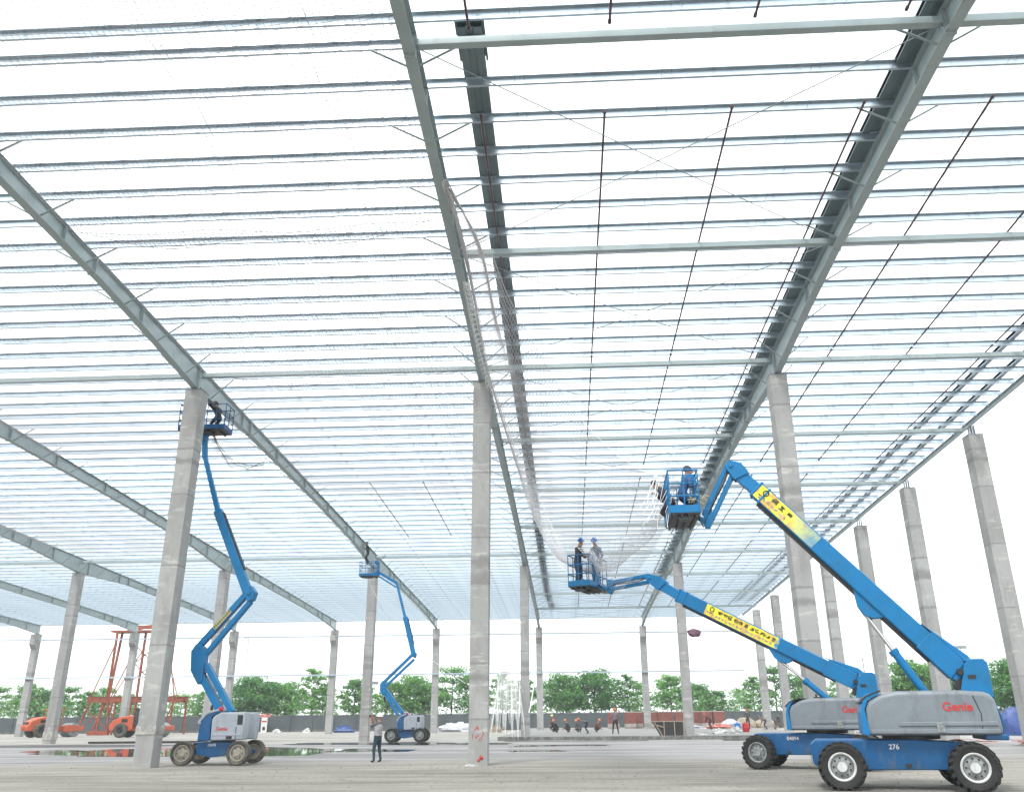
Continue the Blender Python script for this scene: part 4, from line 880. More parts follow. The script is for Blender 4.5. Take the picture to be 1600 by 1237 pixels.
person('worker in yellow helmet kneeling upright behind the squatting row at its left end', (-1.5, 86.5, .25), R(190), .62, 8, ((.0, .12), (-.1, -.12)), ((.3, .2, .6), (.3, -.2, .6)), (.05, .03, .03), blk, (.8, .75, .35), 1.05)
person('worker in dark red top bending over in front of the brick stacks at right', (14.9, 96, .25), R(160), .88, 58, ((.0, .14), (-.03, -.14)), ((.55, .1, .62), (.5, -.1, .6)), (.12, .045, .06), (.04, .03, .04), (.55, .1, .1), 1.12)
person('worker in dark jacket with reflective band standing in front of a pale gable column', (18.15, 93, .25), R(270), .965, 2, ((.02, .12), (.0, -.12)), ((.18, .2, 1.05), (.18, -.2, 1.05)), (.05, .05, .055), (.035, .035, .045), (.6, .08, .05), 1.06)
person('stooping worker in dark top beside the nearest blue lift hoods', (20.4, 91, .25), R(20), .86, 62, ((.0, .14), (-.05, -.14)), ((.5, .12, .6), (.52, -.1, .55)), (.05, .045, .05), (.16, .12, .12), None, 1.06)
person('second stooping worker just left of another stooping one near the lift hoods', (19.75, 92, .25), R(170), .84, 70, ((.0, .14), (-.05, -.14)), ((.5, .12, .55), (.5, -.1, .5)), (.14, .13, .13), (.05, .045, .05), (.12, .12, .12), 1.03)

# ---------------------------------------------------------------- nets
def netmesh(name, fn, nu, nv, su, sv_, r, m, label, upow=1., cat='net', group=None, rope=0, parent=None, kind=None):
    """fn(u,v)->point; nu lines along v, nv lines along u"""
    mb = MB(); us = [(i/(nu-1))**upow for i in range(nu)]; vs_ = [i/(nv-1) for i in range(nv)]
    for i, u in enumerate(us): mb.tube([fn(u, k/sv_) for k in range(sv_+1)], rope if rope and i in (0, nu-1) else r, 3, cap=False)
    for i, v in enumerate(vs_): mb.tube([fn((k/su)**upow, v) for k in range(su+1)], rope if rope and i in (0, nv-1) else r, 3, cap=False)
    return tag(mb.build(name, m), label, cat, group, kind)
def flat_net(xa, xb, ya, yb, sag, lb, seed, r=.0068, sp=.15):
    rnd = random.Random(seed); ph1, ph2 = rnd.random()*6, rnd.random()*6
    def fn(u, v):
        x = xa+(xb-xa)*u; y = ya+(yb-ya)*v; e = 4*u*(1-u)
        z = T(y)-.18-sag*e*(.45+.55*v+.25*math.sin(v*9+ph1))-.10*math.sin(u*14+ph2+v*5)*e
        return (x, y+.35*math.sin(u*8+ph1)*v*e, z)
    netmesh('safety_net', fn, int(abs(xb-xa)/sp), int((yb-ya)/sp), 22, int((yb-ya)/.9), r, M['net'], lb, rope=.012, group='white safety nets under the roof')
flat_net(FX[-1]+.2, FX[0]-.2, 12.5, 21.8, 1.0, 'safety net slung under the roof in the upper left, with a sagging lower edge', 1)
flat_net(FX[-1]+.2, FX[0]-.2, 22.0, Y1, .55, 'safety net under the roof left of the central rafter, above the big left column', 2)
flat_net(FX[-1]+.2, FX[0]-.2, Y1+.3, Y1+17, .6, 'safety net under the roof between the two front columns, beyond them', 3)
flat_net(FX[-2]+.2, FX[-1]-.2, 22, 42, .6, 'safety net at the left edge beyond the big left column rafter', 4)
flat_net(FX[-3]+.2, FX[-2]-.2, 34, 62, .7, 'safety net far left over the orange machines', 5, r=.007, sp=.28)
def bez(pts, t):           # smooth curve through points (Catmull-Rom)
    n_ = len(pts)-1; f = min(t*n_, n_-1e-6); i = int(f); u = f-i
    p = [Vector(pts[max(0, min(n_, k))]) for k in (i-1, i, i+1, i+2)]
    return .5*((2*p[1])+(-p[0]+p[2])*u+(2*p[0]-5*p[1]+4*p[2]-p[3])*u*u+(-p[0]+3*p[1]-3*p[2]+p[3])*u**3)
PL = [(-3.02, 19.7, 15.3), (-2.98, 24.2, 15.0), (-2.93, 31.5, 14.25), (-2.2, 39.5, 13.0), (-1.35, 40.0, 10.6), (-.35, 37.0, 8.0), (.75, 33.4, 6.9)]
QL = [(-3.0, 19.8, 15.4), (-2.15, 22.0, 15.1), (-1.55, 24.0, 13.7), (-.1, 26.0, 11.6), (1.3, 25.4, 9.6), (2.5, 24.0, 8.2), (3.35, 22.6, 7.65)]
def drape(u, v):
    a = bez(PL, v); b = bez(QL, v); p = a.lerp(b, u); e = 4*u*(1-u)
    return p+Vector((.10*math.sin(11*u+7*v), .25*math.sin(9*u+5*v), -.9*e*v*v-.07*math.sin(19*u+13*v)))
netmesh('draped_net', drape, 60, 160, 26, 48, .0075, M['netpale'], 'big net pulled down from the central rafter to the two large lift baskets', 1.55, rope=.011)
def gather(u, v):
    a = bez(PL, .18+.82*v); b = bez(PL, .18+.82*v)+Vector((.75, -.2, -.35))*min(1, v*1.6); p = a.lerp(b, u); return p+Vector((.16*math.sin(23*u+9*v), .1*math.sin(17*u), -.10*math.sin(31*u+17*v)-.5*v*(1-v)))
netmesh('gathered_net', gather, 16, 110, 12, 40, .005, M['netwhite'], 'gathered white band of netting hanging along the left edge of the big draped net', 1., rope=.008)
BL = [(.75, 33.4, 6.9), (1.15, 33.2, 6.25), (1.9, 31.5, 6.1), (2.7, 27.5, 6.7), (3.4, 22.8, 7.5)]
def belly(u, v):
    a = Vector((.85, 33.2, 6.95)).lerp(Vector((3.4, 22.8, 7.55)), v); b = bez(BL, v); p = a.lerp(b, u); return p+Vector((0, .3*math.sin(8*u+3*v), -.35*4*v*(1-v)*(.6+.4*u)+.05*math.sin(14*v)))
netmesh('slack_net', belly, 18, 44, 14, 24, .0045, M['netpale'], 'slack belly of net hanging between the two large lift baskets', 1., rope=.008)
# torn net hanging beside the narrow middle column
def torn(u, v):
    x = FX[0]-2.2+2.05*u; w_ = .55+.45*v; return Vector((FX[0]-1.0+(x-(FX[0]-1.0))*w_*(1+.25*v), 64.9+.35*math.sin(u*19+v*2)*v, 6.2-(4.9+.75*math.sin(u*33)+.5*math.sin(u*71))*v))
netmesh('torn_net', torn, 80, 40, 44, 26, .0045, M['netwhite'], 'torn white net hanging in tatters to the ground left of the narrow middle column')
m = MB(); rnd = random.Random(5)
for k in range(3): x = FX[0]-2.0+1.75*rnd.random(); z = rnd.uniform(.9, 1.8); m.tube([(x+.1*math.sin(k), 64.8, z+rnd.uniform(1.2, 2.8)), (x+.04, 64.75, z+.7), (x, 64.8, z)], [.012, .06, .025], 6)
tag(m.build('net_bundle', M['netwhite'], smooth=True), 'twisted white tatters at the bottom of the hanging torn net', 'net')
m = MB(); m.tube([(FX[0]+.75, 66.2, 6.8), (FX[0]+.72, 66.2, 4), (FX[0]+.45, 66.1, 2.4), (FX[0]+.3, 66, 1.9)], .045, 6); tag(m.build('hanging_rope', M['netwhite'], smooth=True), 'pale rope hanging to the right of the narrow middle column', 'rope')
m = MB(); m.tube([(-15.0, 63.6, 11.7), (-14.2, 66.5, 9.4), (-12, 72, 6.6), (-9, 78, 4.4)], .03, 6); tag(m.build('long_rope', M['netwhite'], smooth=True), 'long slack rope running down from the distant lift basket to the right', 'rope')
m = MB(); rnd = random.Random(8)
for k in range(9):
    o_ = [rnd.uniform(-.12, .12) for _ in range(6)]; m.tube([(-15.05+o_[0], 33.9, 13.5), (-14.9+o_[1], 34.0, 12.7+o_[2]), (-14.3+o_[3], 34.3, 11.9+o_[4]*2), (-13.5+o_[5], 34.6, 11.75+o_[2]), (-12.95, 34.8, 11.85+o_[1]*2)], rnd.uniform(.005, .013), 5)
tag(m.build('rope_tangle', cloth('rope', (.16, .15, .14)), smooth=True), 'dark tangle of rope drooping from the left lift basket beneath the rafter', 'rope')
m = MB(); rnd = random.Random(11); q0 = Vector(lw(LA, 4.89, .55, 7.2))
for k in range(14): a_ = q0+Vector((rnd.uniform(-.35, .15), rnd.uniform(-.1, .1), rnd.uniform(-.1, .5))); m.tube([a_, a_+Vector((-.15+rnd.uniform(-.1, .1), 0, -.45)), a_+Vector((-.3+rnd.uniform(-.2, .15), -.02, -.95+rnd.uniform(-.1, .2)))], .006, 4)
tag(m.build('net_strands', M['netwhite'], smooth=True), 'white net strands hanging over the rail of the raised basket', 'net')
m = MB(); q0 = Vector(lw(LB, 7.75, .55, 7.2))
for k in range(5): t_ = k/4; m.tube([q0+Vector((-.15+.55*t_, .0, .32-.12*t_)), q0+Vector((.1+.45*t_, -.05, .05-.12*t_)), q0+Vector((.28+.34*t_, -.03, -.2))], .009, 5)
for k in range(7): t_ = k/6; m.tube([q0+Vector((-.15+.4*t_, 0, .32-.45*t_)), q0+Vector((.4+.2*t_, -.03, .22-.38*t_))], .009, 5)
tag(m.build('net_fold', M['netwhite'], smooth=True), 'fold of white netting bunched over the rail of the lower basket', 'net')
m = MB(); rnd = random.Random(4); q0 = Vector(lw(LA, 4.15, .3, 6.95))
for k in range(16): a_ = q0+Vector((rnd.uniform(-.25, .2), rnd.uniform(-.1, .1), rnd.uniform(-.12, .12))); m.tube([a_, a_+Vector((rnd.uniform(-.2, .2), rnd.uniform(-.1, .1), rnd.uniform(-.15, .15)))], .02, 5)
tag(m.build('rope_coil', cloth('ropecoil', (.5, .45, .3)), smooth=True), 'pale knotted rope coil hung at the right of the raised basket', 'rope')

# ---------------------------------------------------------------- perimeter wall, trees, shrubs
pw = empty('perimeter_wall', (0, 122, 0)); tag(pw, 'long low grey sheet wall along the back of the site in front of the trees', 'wall')
m = MB(); x = -125
while x < 110: m.box((x+1.5, 0, 1.12), (2.96, .06, 1.9)); x += 3
m.build('wall_panel', M['wallp'], pw)
m = MB(); x = -125
while x < 110: m.box((x, -.06, 1.05), (.16, .12, 2.1)); x += 3
m.build('post_row', M['wallp'], pw)['kind'] = 'stuff'; m = MB(); m.box((-8, -.07, .12), (234, .1, .3)); m.box((-8, -.02, 2.12), (234, .14, .06)); m.build('coping', M['slabedge'], pw)

def leaf_quads(mb, tint, centre, rad, n, size, rnd, flat=.5):
    for _ in range(n):
        while True:
            p = Vector((rnd.uniform(-1, 1), rnd.uniform(-1, 1), rnd.uniform(-1, 1)))
            if .2 < p.length < 1: break
        c = Vector(centre)+Vector((p.x*rad[0], p.y*rad[1], p.z*rad[2]))
        nrm = Vector((rnd.gauss(0, .55), rnd.gauss(0, .55), rnd.uniform(.25, 1))).normalized()
        a = nrm.orthogonal().normalized(); a = Matrix.Rotation(rnd.uniform(0, 6.28), 3, nrm) @ a; b = nrm.cross(a); s = size*rnd.uniform(.6, 1.3)
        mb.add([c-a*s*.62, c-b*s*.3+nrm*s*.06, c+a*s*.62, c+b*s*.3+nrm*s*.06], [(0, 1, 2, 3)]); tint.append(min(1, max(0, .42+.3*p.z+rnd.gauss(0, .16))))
def finish(mb, name, m, tint):
    me = mb.mesh(name, m); a = me.attributes.new('tint', 'FLOAT', 'FACE'); a.data.foreach_set('value', tint); return me
def tree_meshes(seed, H, W, n, size, tiers, dense):
    rnd = random.Random(seed); tb = MB(); cb = MB(); tint = []
    lean = rnd.uniform(-.3, .3); pts = [(0, 0, 0), (lean*.3, .05, H*.3), (lean*.8, -.05, H*.62), (lean, 0, H*.93)]; tb.tube(pts, [.15, .12, .075, .02], 7)
    for k in range(tiers):
        t_ = .42+.54*k/(tiers-1); z = H*t_; wr = W*(math.sin(math.pi*(.25+.72*(t_-.3)/.72))**.8)*rnd.uniform(.75, 1.1)
        nb = rnd.randint(4, 6); a0 = rnd.uniform(0, 6.28)
        for q in range(nb):
            a = a0+6.28*q/nb+rnd.uniform(-.35, .35); L_ = wr*rnd.uniform(.6, 1.08); e = Vector((lean*t_+math.cos(a)*L_, math.sin(a)*L_, z+rnd.uniform(-.02, .10)*H*.6)); s_ = Vector((lean*t_, 0, z-.4-.08*L_))
            tb.tube([s_, s_.lerp(e, .5)+Vector((0, 0, .1)), e], [.045, .03, .012], 5)
            leaf_quads(cb, tint, e, (W*.30*rnd.uniform(.8, 1.3), W*.30, W*.135*rnd.uniform(.8, 1.3)), n, size, rnd)
            leaf_quads(cb, tint, s_.lerp(e, .55), (W*.24, W*.24, W*.11), int(n*dense), size, rnd)
    leaf_quads(cb, tint, (lean, 0, H*.95), (W*.22, W*.22, H*.05), n, size, rnd)
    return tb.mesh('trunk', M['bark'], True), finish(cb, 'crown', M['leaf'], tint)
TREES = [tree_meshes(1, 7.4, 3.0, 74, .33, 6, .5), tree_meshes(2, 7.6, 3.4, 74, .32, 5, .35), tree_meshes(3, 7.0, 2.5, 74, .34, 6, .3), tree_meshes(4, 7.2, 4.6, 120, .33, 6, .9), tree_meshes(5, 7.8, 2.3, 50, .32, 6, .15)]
TL = [(8, 1068, 0, 130), (40, 1080, 3, 133), (78, 1074, 1, 130), (112, 1082, 2, 131), (140, 1076, 1, 129), (175, 1085, 0, 134), (262, 1086, 1, 134), (300, 1080, 0, 130), (338, 1074, 1, 131), (372, 1060, 3, 130), (402, 1066, 0, 129), (430, 1070, 3, 132), (474, 1046, 4, 130), (492, 1072, 0, 132),
      (541, 1064, 2, 129), (562, 1076, 1, 133), (604, 1066, 0, 131), (634, 1060, 3, 131), (655, 1072, 1, 129), (697, 1044, 1, 128), (730, 1058, 1, 129), (777, 1052, 4, 128), (812, 1066, 2, 131), (872, 1058, 3, 131), (922, 1052, 3, 129), (974, 1056, 4, 129), (988, 1070, 1, 134),
      (1040, 1056, 0, 130), (1083, 1072, 3, 132), (1115, 1082, 2, 130), (1150, 1078, 1, 136), (1168, 1060, 4, 130), (1203, 1044, 1, 130), (1243, 1058, 0, 131), (1300, 1064, 1, 130), (1345, 1060, 2, 130), (1404, 1034, 0, 104), (1440, 1042, 3, 106), (1490, 1060, 1, 130), (1520, 1056, 0, 131), (1566, 1036, 3, 88), (1592, 1030, 0, 86), (1622, 1046, 3, 90), (1680, 1050, 0, 110), (-40, 1074, 1, 131), (-85, 1070, 3, 132)]
TN = ['wide spreading tree', 'open layered tree', 'small round tree', 'broad dense tree', 'thin tall tree']; TN = ['full layered tree', 'open spreading tree', 'small light tree', 'broad dense tree', 'thin tall tree']
def spot(u):
    if u < 130: return 'far left behind the orange tractor roller'
    if u < 300: return 'behind the orange steel rig'
    if u < 440: return 'behind the left boom lift'
    if u < 520: return 'between the left boom lift and the first clear eave column'
    if u < 600: return 'behind the photographer'
    if u < 670: return 'behind the distant boom lift'
    if u < 745: return 'left of the central column'
    if u < 845: return 'seen through the torn net'
    if u < 950: return 'behind the squatting workers'
    if u < 1000: return 'left of the formwork panel, above the first brick stacks'
    if u < 1075: return 'above the brick stacks'
    if u < 1135: return 'above the right end of the brick stacks'
    if u < 1260: return 'between the slanting gable columns'
    if u < 1360: return 'behind the lower blue boom'
    if u < 1460: return 'behind the raised big boom'
    return 'at the right edge beyond the gable columns'
seen = {}
for idx, (u, ytop, k, Y) in enumerate(TL):
    X = (u-884)*Y/1411.+.3; zt = 1.56+(1121-.0089*(u-800)-ytop)*Y/1509.
    lb = '%s %s' % (TN[k], spot(u)); c_ = seen.get(lb, 0); seen[lb] = c_+1
    if c_: lb += ', the one further right' if c_ == 1 else ', rightmost of three'
    r = empty('tree', (X, Y, 0), (idx*2.4) % 6.28); tag(r, lb, 'tree', 'trees beyond the back wall')
    h = [7.4, 7.6, 7.0, 7.2, 7.8][k]; s_ = zt/h; r.scale = (s_*(.9+.2*((idx*7) % 5)/5),)*2+(s_,)
    for me, nm in zip(TREES[k], ('trunk', 'crown')): link(nm, me, (0, 0, 0), r)
sb = MB(); tint = []; rnd = random.Random(21); x = -112
while x < 105:
    hgt = 3.5+1.5*abs(math.sin(x*.31))*rnd.random()+.6*rnd.random()
    leaf_quads(sb, tint, (x, 126+rnd.uniform(-1, 3), hgt*.55+.3), (1.5, 1.2, hgt*.62), 62, .42, rnd); x += .9
o = link('undergrowth', finish(sb, 'undergrowth', M['leafb'], tint)); tag(o, 'bright green undergrowth showing over the back wall beneath the trees', 'undergrowth', None, 'stuff')

# ---------------------------------------------------------------- machines at the left
def roller(loc, rz, label, canopy):
    r = empty('road_roller', loc, rz); r.scale = (.92,)*3; tag(r, label, 'road roller', 'orange rollers')
    b = MB(); b.prism([(-3.1, .75), (-3.2, 1.25), (-2.9, 1.75), (-1.9, 2.15), (-.9, 2.25), (-.55, 2.2), (-.5, .8), (-1.0, .65)], -.8, .8); b.build('engine_hood', M['orange'], r, bevel=.1, seg=3)
    gq = MB(); gq.box((-3.06, 0, 1.45), (.10, 1.1, .5)); 
    for sd_ in (-1, 1): gq.box((-1.5, sd_*.803, 1.75), (.7, .02, .35))
    gq.build('grille', M['blackp'], r)
    c = MB()
    if canopy: 
        c.box((.1, 0, 3.05), (1.7, 1.6, .14))
        for a in (-.62, .75):
            for s_ in (-.7, .7): c.tube([(a, s_, 1.3), (a, s_, 3.0)], .045, 6)
        c.build('canopy', M['orange'], r, bevel=.03); q = MB(); q.box((.1, 0, 1.5), (.6, .6, .7)); q.build('seat', M['blackp'], r)
    else:
        c.prism([(-.5, 1.15), (-.48, 2.95), (.55, 2.95), (.75, 1.9), (.62, 1.15)], -.78, .78); cb = c.build('cab', M['blackp'], r, bevel=.04)
        for s_ in (-1, 1):
            for pf in ([(-.36, 1.55), (-.34, 2.75), (.05, 2.75), (.05, 1.55)], [(.14, 1.55), (.14, 2.75), (.48, 2.75), (.60, 1.95), (.55, 1.55)]): q = MB(); q.prism(pf, s_*.785-.006, s_*.785+.006); q.build('window', M['glass'], cb)
        q = MB(); q.box((0, 0, 2.99), (1.15, 1.6, .08)); q.build('cab_roof', M['blackp'], r, bevel=.02)
    d = MB(); d.box((.3, 0, .95), (1.9, 1.0, .5)); d.prism([(.9, .6), (.9, 1.25), (1.3, 1.35), (3.3, 1.2), (3.35, .75), (1.4, .55)], .95, 1.12); d.prism([(.9, .6), (.9, 1.25), (1.3, 1.35), (3.3, 1.2), (3.35, .75), (1.4, .55)], -1.12, -.95); d.box((3.3, 0, .95), (.14, 2.2, .45)); d.build('front_frame', M['orange'], r, bevel=.03)
    e = MB(); e.lathe([(.3, -.94), (.74, -.94), (.76, -.9), (.76, .9), (.74, .94), (.3, .94)], (2.3, 0, .76), 'y', 32); e.build('drum', M['rimgrey'], r, smooth=True)
    for s_ in (-1, 1):
        w_ = MB(); w_.lathe([(.36, -.2), (.62, -.27), (.74, -.2), (.76, 0), (.74, .2), (.62, .27), (.36, .2)], (0, 0, 0), 'y', 32, False); wo = w_.build('tyre', M['tyredirt'], r, smooth=True, loc=(-1.75, s_*.92, .76))
        h = MB(); h.lathe([(.36, -.1), (.34, .16*s_), (.16, .10*s_), (.15, .2*s_), (.01, .2*s_)], (0, 0, 0), 'y', 20); h.build('rim', M['blackp'], wo, smooth=True)
roller((-43.4, 90, 0), 0, 'orange single drum roller with black cab, half behind the big left column', False)
roller((-55.6, 95, 0), R(60), 'orange roller with open canopy seen from behind at far left, beside the pale footed column', True)

rg = empty('steel_rig', (-53, 108, 0)); tag(rg, 'tall orange steel rig with slanting struts standing behind the roller cab', 'steel rig')
def rb(name, lst, w_=.18):
    for a, b in lst: m = MB(); m.bar(a, b, w_, w_); m.build(name, M['rust'], rg)
for y in (-1.8, 1.8):
    m = MB(); m.bar((-5.2, y, 4.0), (5.6, y, 4.0), .3, .62); m.bar((-5.2, y, 4.33), (5.6, y, 4.33), .42, .06); m.build('girder', M['rust'], rg)
rb('cross_beam', [((x, -1.8, 3.95), (x, 1.8, 3.95)) for x in (-5, -2, 1, 5.2)], .2)
rb('leg', [((-4.0, 1.8, 3.7), (-4.4, 1.8, 0)), ((-3.3, -1.8, 3.7), (-3.6, -1.8, 0)), ((.2, -1.8, 3.7), (0, -1.8, 0)), ((1.2, 1.8, 3.7), (1.2, 1.8, 0)), ((3.4, -1.8, 3.7), (3.6, -1.8, 0)), ((-4.9, -1.8, 3.7), (-6.2, -1.8, 0)), ((-4.9, 1.8, 3.7), (-6.2, 1.8, 0)), ((-2.6, -1.8, 3.7), (-2.2, -1.8, 0)), ((-1.7, -1.8, 3.7), (-1.7, -1.8, 0)), ((-.9, 1.8, 3.7), (-1.2, 1.8, 0)), ((2.0, 1.8, 3.7), (2.6, 1.8, 0)), ((4.3, -1.8, 3.7), (4.3, -1.8, 0)), ((5.4, -1.8, 3.7), (5.2, -1.8, 0)), ((5.4, 1.8, 3.7), (5.6, 1.8, 0))], .2)
rb('mast', [((-3.9, .5, 4.2), (-3.4, .5, 12.0)), ((-3.0, -1.5, 4.2), (-3.0, -1.5, 12.0)), ((-2.05, 1.5, 4.2), (-2.05, 1.5, 11.4)), ((-.1, 0, 4.2), (-.1, 0, 12.0)), ((1.0, 1.0, 4.2), (1.0, 1.0, 11))], .24)
rb('strut', [((-5.1, -1.5, 4.2), (-3.0, -1.5, 10.6)), ((-4.2, 1.5, 4.2), (-2.1, 1.5, 9.6)), ((-2.9, -.5, 4.2), (-.2, 0, 9.8)), ((5.3, -1.5, 4.2), (3.6, -1.0, 10.3)), ((4.4, 1.5, 4.2), (3.0, 1.2, 8.2)), ((-1.0, 0, 6.2), (.9, 1, 8.3)), ((.9, 1, 6.2), (-1.0, 0, 8.3)), ((-1.0, 0, 8.3), (.9, 1, 10.3)), ((.9, 1, 8.3), (-1, 0, 10.3)), ((-6.0, -1.8, .5), (-2.4, -1.8, 3.4)), ((-5.2, -1.8, 2.8), (-2.2, -1.8, .6)), ((4.4, -1.8, .5), (5.3, -1.8, 3.4))], .11)
m = MB(); rnd = random.Random(2); m.box((-1.4, 0, 12.1), (5.4, 2.2, .22))
for k in range(6): m.bar((-.9+rnd.uniform(-.2, .2), -1+k*.3, 12.45+.14*(k % 3)), (2.0, -1+k*.32, 12.55+.3*(k % 2)), .26, .26)
m.build('head_frame', M['rust'], rg)
m = MB(); m.bar((-4.5, -1.9, .25), (-2, -1.9, .25), .5, .5); m.build('foot_plate', M['rust'], rg)

# ---------------------------------------------------------------- materials and debris on the slab
bn = [(4.62, 1.35, 108, 'leftmost brick stack on the slab, behind the upright worker'), (6.6, 1.35, 108, 'second brick stack from the left'), (8.05, .8, 109.2, 'narrow dark brick stack set back third from left'), (9.5, 1.1, 108.5, 'brick stack just left of the far eave column'), (10.6, 1.7, 108, 'wide brick stack right of the far eave column'), (12.5, 1.2, 108.3, 'brick stack above the formwork panel'), (14.6, .95, 108.6, 'brick stack right of the middle column'), (15.6, 1.25, 107.6, 'second brick stack from the right end'), (16.95, 1.3, 107.4, 'rightmost of the wrapped brick stacks')]
for x, w_, y, lb in bn:
    r = empty('brick_stack', (x+w_/2, y, .25)); tag(r, lb, 'brick stack', 'wrapped brick stacks'); m = MB(); nz = 9
    for q in range(nz): m.box((random.uniform(-.012, .012), 0, .60+q*.135), (w_*.98+random.uniform(-.03, .03), 1.1, .125))
    m.build('bricks', M['brick'], r); p = MB(); p.box((0, 0, .32), (w_, 1.12, .40)); p.build('wrapped_base', M['wrap'], r, bevel=.03); p = MB(); p.box((0, 0, .06), (w_, 1.1, .10)); p.build('pallet', M['timber'], r)
    p = MB(); p.box((0, 0, 1.80), (w_*.99, 1.12, .10)); p.build('top_wrap', M['wrap'], r, bevel=.02)
r = empty('formwork_panel', (7.2, 66.4, 0)); tag(r, 'black formwork panel with pale timber framing leaning at the foot of the right middle column', 'formwork')
m = MB(); m.prism([(-1.15, 1.22), (-.55, .12), (1.12, .12), (1.12, 1.22)], 0, .05); m.build('panel', M['ply'], r)
m = MB()
for a, b in (((-1.2, 1.22), (1.15, 1.22)), ((-.3, .05), (-.3, 1.2)), ((.45, .05), (.45, 1.2)), ((1.1, -.05), (1.1, 1.2)), ((-1.0, 1.2), (-.35, .05)), ((-.95, 1.0), (-.3, .82))): m.bar((a[0], -.05, a[1]), (b[0], -.05, b[1]), .06, .075)
m.build('timber_frame', M['timber'], r)
m = MB(); m.box((0, 0, .09), (8.6, .35, .14)); m.box((0, .3, .05), (8.2, .2, .06)); o = m.build('long_board', M['ply'], loc=(-31.4, 66.3, 0)); tag(o, 'long dark board lying on the ground behind the big left column', 'board')
def heap(name, loc, d, m_, lb, cat, seed, rough=.22):
    b = MB(); b.blob((0, 0, 0), d, seed, 14, 7, rough, True); tag(b.build(name, M[m_], loc=loc, smooth=True), lb, cat); return b
heap('tarp_heap', (-28.0, 112, 0), (1.3, .8, .75), 'tarpblue', 'crumpled blue tarp heap far behind the photographer', 'tarp', 1, .35)
heap('sheet_heap', (-13.8, 112, 0), (2.9, 1.4, .95), 'tarpwhite', 'long pale heap of sheeting left of the central column', 'tarp', 2)
heap('straw_heap', (-8.6, 104, 0), (.8, .6, .7), 'sand', 'small straw coloured heap at the foot of the torn net', 'heap', 9, .4)
heap('sand_heap', (21.2, 110, .2), (1.3, 1.2, 1.15), 'sand', 'sand heap left of the worker in the dark jacket', 'sand heap', 3, .1)
heap('sand_heap', (23.6, 110.5, .2), (1.5, 1.2, 1.0), 'sand', 'sand heap right of the worker in the dark jacket', 'sand heap', 4, .1)
heap('sheet_heap', (18.7, 106, .2), (1.2, .9, .95), 'tarpwhite', 'pale covered heap between brick stacks and sand', 'tarp', 5, .15)
heap('cloth_heap', (16.6, 101, .2), (1.5, .7, .45), 'tarpred', 'low heap of orange red cloth by the bending worker', 'cloth heap', 6, .3)
heap('cloth_heap', (13.9, 101.5, .2), (1.2, .6, .35), 'tarpwhite', 'low pale heap left of the bending worker', 'cloth heap', 7, .3)
heap('white_sack', (9.75, 68.2, 0), (.62, .35, .32), 'sack', 'white sack on the ground beside the right middle column', 'sack', 8)
heap('white_sack', (11.9, 73, .25), (.65, .3, .3), 'sack', 'white sacks dumped on the slab edge, left of the blue drum', 'sack', 10, .5)
heap('white_sack', (13.3, 73, .25), (.45, .3, .38), 'sack', 'small white sack next to the blue drum', 'sack', 11, .5)
heap('white_sack', (-5.2, 82, .0), (.4, .3, .22), 'sack', 'small white bag on the ground before the torn net', 'sack', 12, .5)
heap('white_bag', (-36.5, 112, 0), (.5, .4, .4), 'sack', 'white bag by the back wall right of the left boom lift', 'bag', 13, .4)
heap('white_bag', (-33, 113, 0), (.45, .4, .45), 'sack', 'white bag by the back wall, second one right of the left boom lift', 'bag', 14, .4)
heap('yellow_bundle', (-67, 100, 0), (1.1, .8, .9), 'sand', 'yellowish bundle at the far left edge under the trees', 'bundle', 15, .4)
heap('grey_bundle', (-53, 112, 0), (1.3, .8, .7), 'wrap', 'pale bundle between the far left roller and the rig', 'bundle', 16, .4)
for x, m_, lb in ((14.4, 'drum_blue', 'blue plastic drum on the slab in front of the near wheel of the lift'), (15.1, 'drum_red', 'red plastic container right of the blue drum')):
    b = MB(); b.lathe([(.24, 0), (.29, .05), (.29, .3), (.305, .33), (.29, .36), (.29, .62), (.27, .70), (.12, .72), (.1, .78), (.01, .78)], (0, 0, 0), 'z', 20); tag(b.build('plastic_drum', M[m_], loc=(x, 78.5, .25), smooth=True), lb, 'drum')
m = MB(); rnd = random.Random(6)
for k in range(12): a = (rnd.uniform(-2.2, 2.2), rnd.uniform(-.8, .8), .06+.02*k); m.bar(a, (a[0]+rnd.uniform(-1.6, 1.6), a[1]+rnd.uniform(-.5, .5), a[2]+rnd.uniform(0, .1)), .35, .02)
tag(m.build('red_sheet_pile', M['tarpred'], loc=(22.3, 48, 0)), 'pile of red and pale sheets on the ground at the right edge', 'sheet pile')
m = MB(); m.box((0, 0, .2), (2.6, 1.2, .35)); m.box((.3, .1, .46), (1.7, 1.0, .16), Matrix.Rotation(.06, 3, 'Y')); tag(m.build('white_panel_stack', M['sack'], loc=(24.2, 56, 0), bevel=.02), 'stack of white panels under the tail of the nearest lift', 'panel stack')
m = MB(); m.box((0, 0, .3), (3.4, .9, .5)); tag(m.build('white_panel_stack', M['wrap'], loc=(20.4, 60, 0), bevel=.02), 'pale low stack seen beneath the nearest lift hood', 'panel stack')
r = empty('site_shelter', (33.6, 70, 0)); tag(r, 'blue tarp shelter at the right edge beside the gable column', 'shelter'); m = MB(); m.blob((0, 0, 0), (1.5, 1.0, 1.9), 4, 14, 8, .12, True); m.build('tarp_wall', M['tarpblue'], r, smooth=True); m = MB()
for x in (-1.9, 1.9): m.tube([(x, -1.1, 0), (x, -1.1, 2.3)], .06, 6)
m.build('post', M['timber'], r)
m = MB(); m.box((0, 0, 0), (2.6, .06, .35)); m.box((0, .2, .3), (2.7, .6, .05)); tag(m.build('red_rail_board', M['tarpred'], loc=(-41.6, 120.5, 2.05)), 'red board along the top of the back wall right of the left boom lift', 'board')
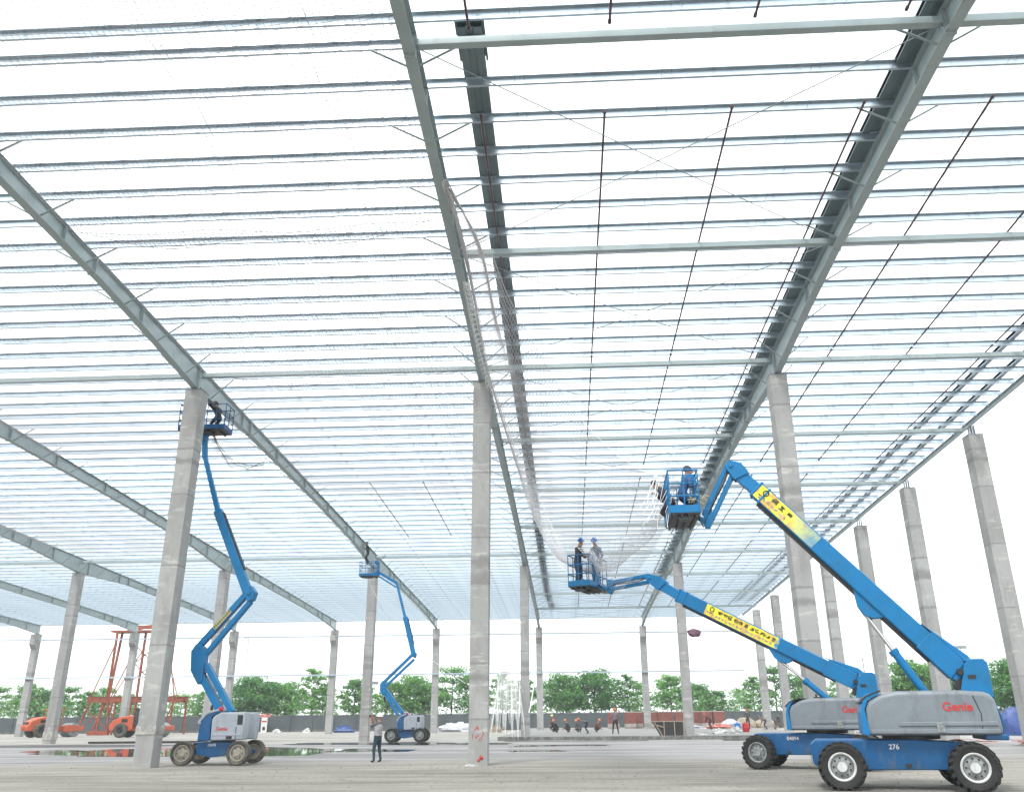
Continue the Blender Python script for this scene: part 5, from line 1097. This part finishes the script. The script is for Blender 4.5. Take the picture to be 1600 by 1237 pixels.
r = empty('notice_board', (-38.2, 112, 0)); tag(r, 'small white upright notice board right of the left boom lift', 'sign'); m = MB(); m.box((0, 0, .95), (.75, .05, 1.8)); m.build('board', M['white'], r); m = MB(); m.box((0, -.03, 1.38), (.6, .012, .18)); m.build('red_band', M['red'], r); m = MB(); m.box((0, -.03, .55), (.34, .012, .4)); m.build('dark_mark', M['blackp'], r)
m = MB(); m.blob((0, 0, 0), (.55, .3, .28), 5, 12, 7, .2); m.tube([(-.9, 0, .2), (-.5, 0, .1)], .06, 6); tag(m.build('hanging_bag', cloth('purple', (.20, .10, .15)), loc=(FX[1]+.9, Y1+LEN-.1, 7.45), smooth=True), 'dark purple bag tied to the right middle column high above the ground', 'bag')
b = MB(); b.blob((0, 0, 0), (.16, .08, .05), 6, 10, 5, .3, True); tag(b.build('stone', M['sack'], loc=(FX[0]-.28, Y1-.55, 0), smooth=True), 'pale stone at the foot of the central column', 'stone')
def lamp(loc, h, lb, heads):
    r = empty('floodlight_pole', loc); tag(r, lb, 'lamp pole'); m = MB(); m.tube([(0, 0, 0), (0, 0, h)], [.12, .07], 8); m.build('pole', M['rod'], r); m = MB()
    for k in range(heads): m.box(((k-(heads-1)/2)*1.0, 0, h+.15), (.85, .35, .45))
    m.bar((-.5*heads, 0, h), (.5*heads, 0, h), .08, .08); m.build('lamp_head', M['rimgrey'], r)
lamp((-30.3, 137, 0), 6.6, 'small twin headed lamp pole over the trees left of the photographer', 2); lamp((62, 142, 0), 11.2, 'twin headed floodlight pole behind the raised boom at right', 2)
r = empty('utility_pole', (44.6, 136, 0)); tag(r, 'thin utility pole with a short arm behind the lower boom', 'pole'); m = MB(); m.tube([(0, 0, 0), (0, 0, 9.6)], .1, 8); m.bar((0, 0, 9.4), (2.2, 0, 9.2), .07, .07); m.build('pole', M['rod'], r)
r = empty('lattice_mast', (-55.5, 150, 0)); tag(r, 'faint slim lattice mast in the sky left of the left boom lift', 'mast'); m = MB(); h_ = 19
for a, b in ((-.5, -.5), (.5, -.5), (0, .5)): m.tube([(a*1.6, b*1.6, 0), (a*.5, b*.5, h_)], .06, 5)
for k in range(12):
    z = h_*k/12; f = 1.6-1.1*k/12; f2 = 1.6-1.1*(k+1)/12; z2 = h_*(k+1)/12
    m.tube([(-.5*f, -.5*f, z), (.5*f2, -.5*f2, z2)], .035, 4); m.tube([(.5*f, -.5*f, z), (0, .5*f2, z2)], .035, 4); m.tube([(0, .5*f, z), (-.5*f2, -.5*f2, z2)], .035, 4)
m.build('lattice', M['galv'], r)
rnd = random.Random(31)
st = MB()
for k in range(420):
    y = rnd.uniform(19, 34); x = rnd.uniform(-.62, .62)*y; s_ = rnd.choice([.008, .011, .016, .024]); st.blob((x, y, s_*.3), (s_*1.3, s_, s_*.8), k, 5, 3, .3)
tag(st.build('loose_stones', mat('stone_grey', (.40, .38, .34), .9, 0, (.25, .24, .22), 30)), 'loose stones scattered over the foreground gravel', 'stones', None, 'stuff')

# ---------------------------------------------------------------- the damp hazy air
hz = MB(); hz.box((0, 60, 11.2), (420, 260, 24.4)); hm = bpy.data.materials.new('hazy_air'); hm.use_nodes = True; t = hm.node_tree
t.nodes.remove(t.nodes['Principled BSDF']); v = t.nodes.new('ShaderNodeVolumePrincipled'); v.inputs['Color'].default_value = (.94, .98, 1, 1); v.inputs['Density'].default_value = .0006
t.links.new(v.outputs[0], t.nodes['Material Output'].inputs['Volume'])
ho = hz.build('haze', hm); ho['kind'] = 'stuff'; ho['label'] = 'pale damp air filling the whole site'
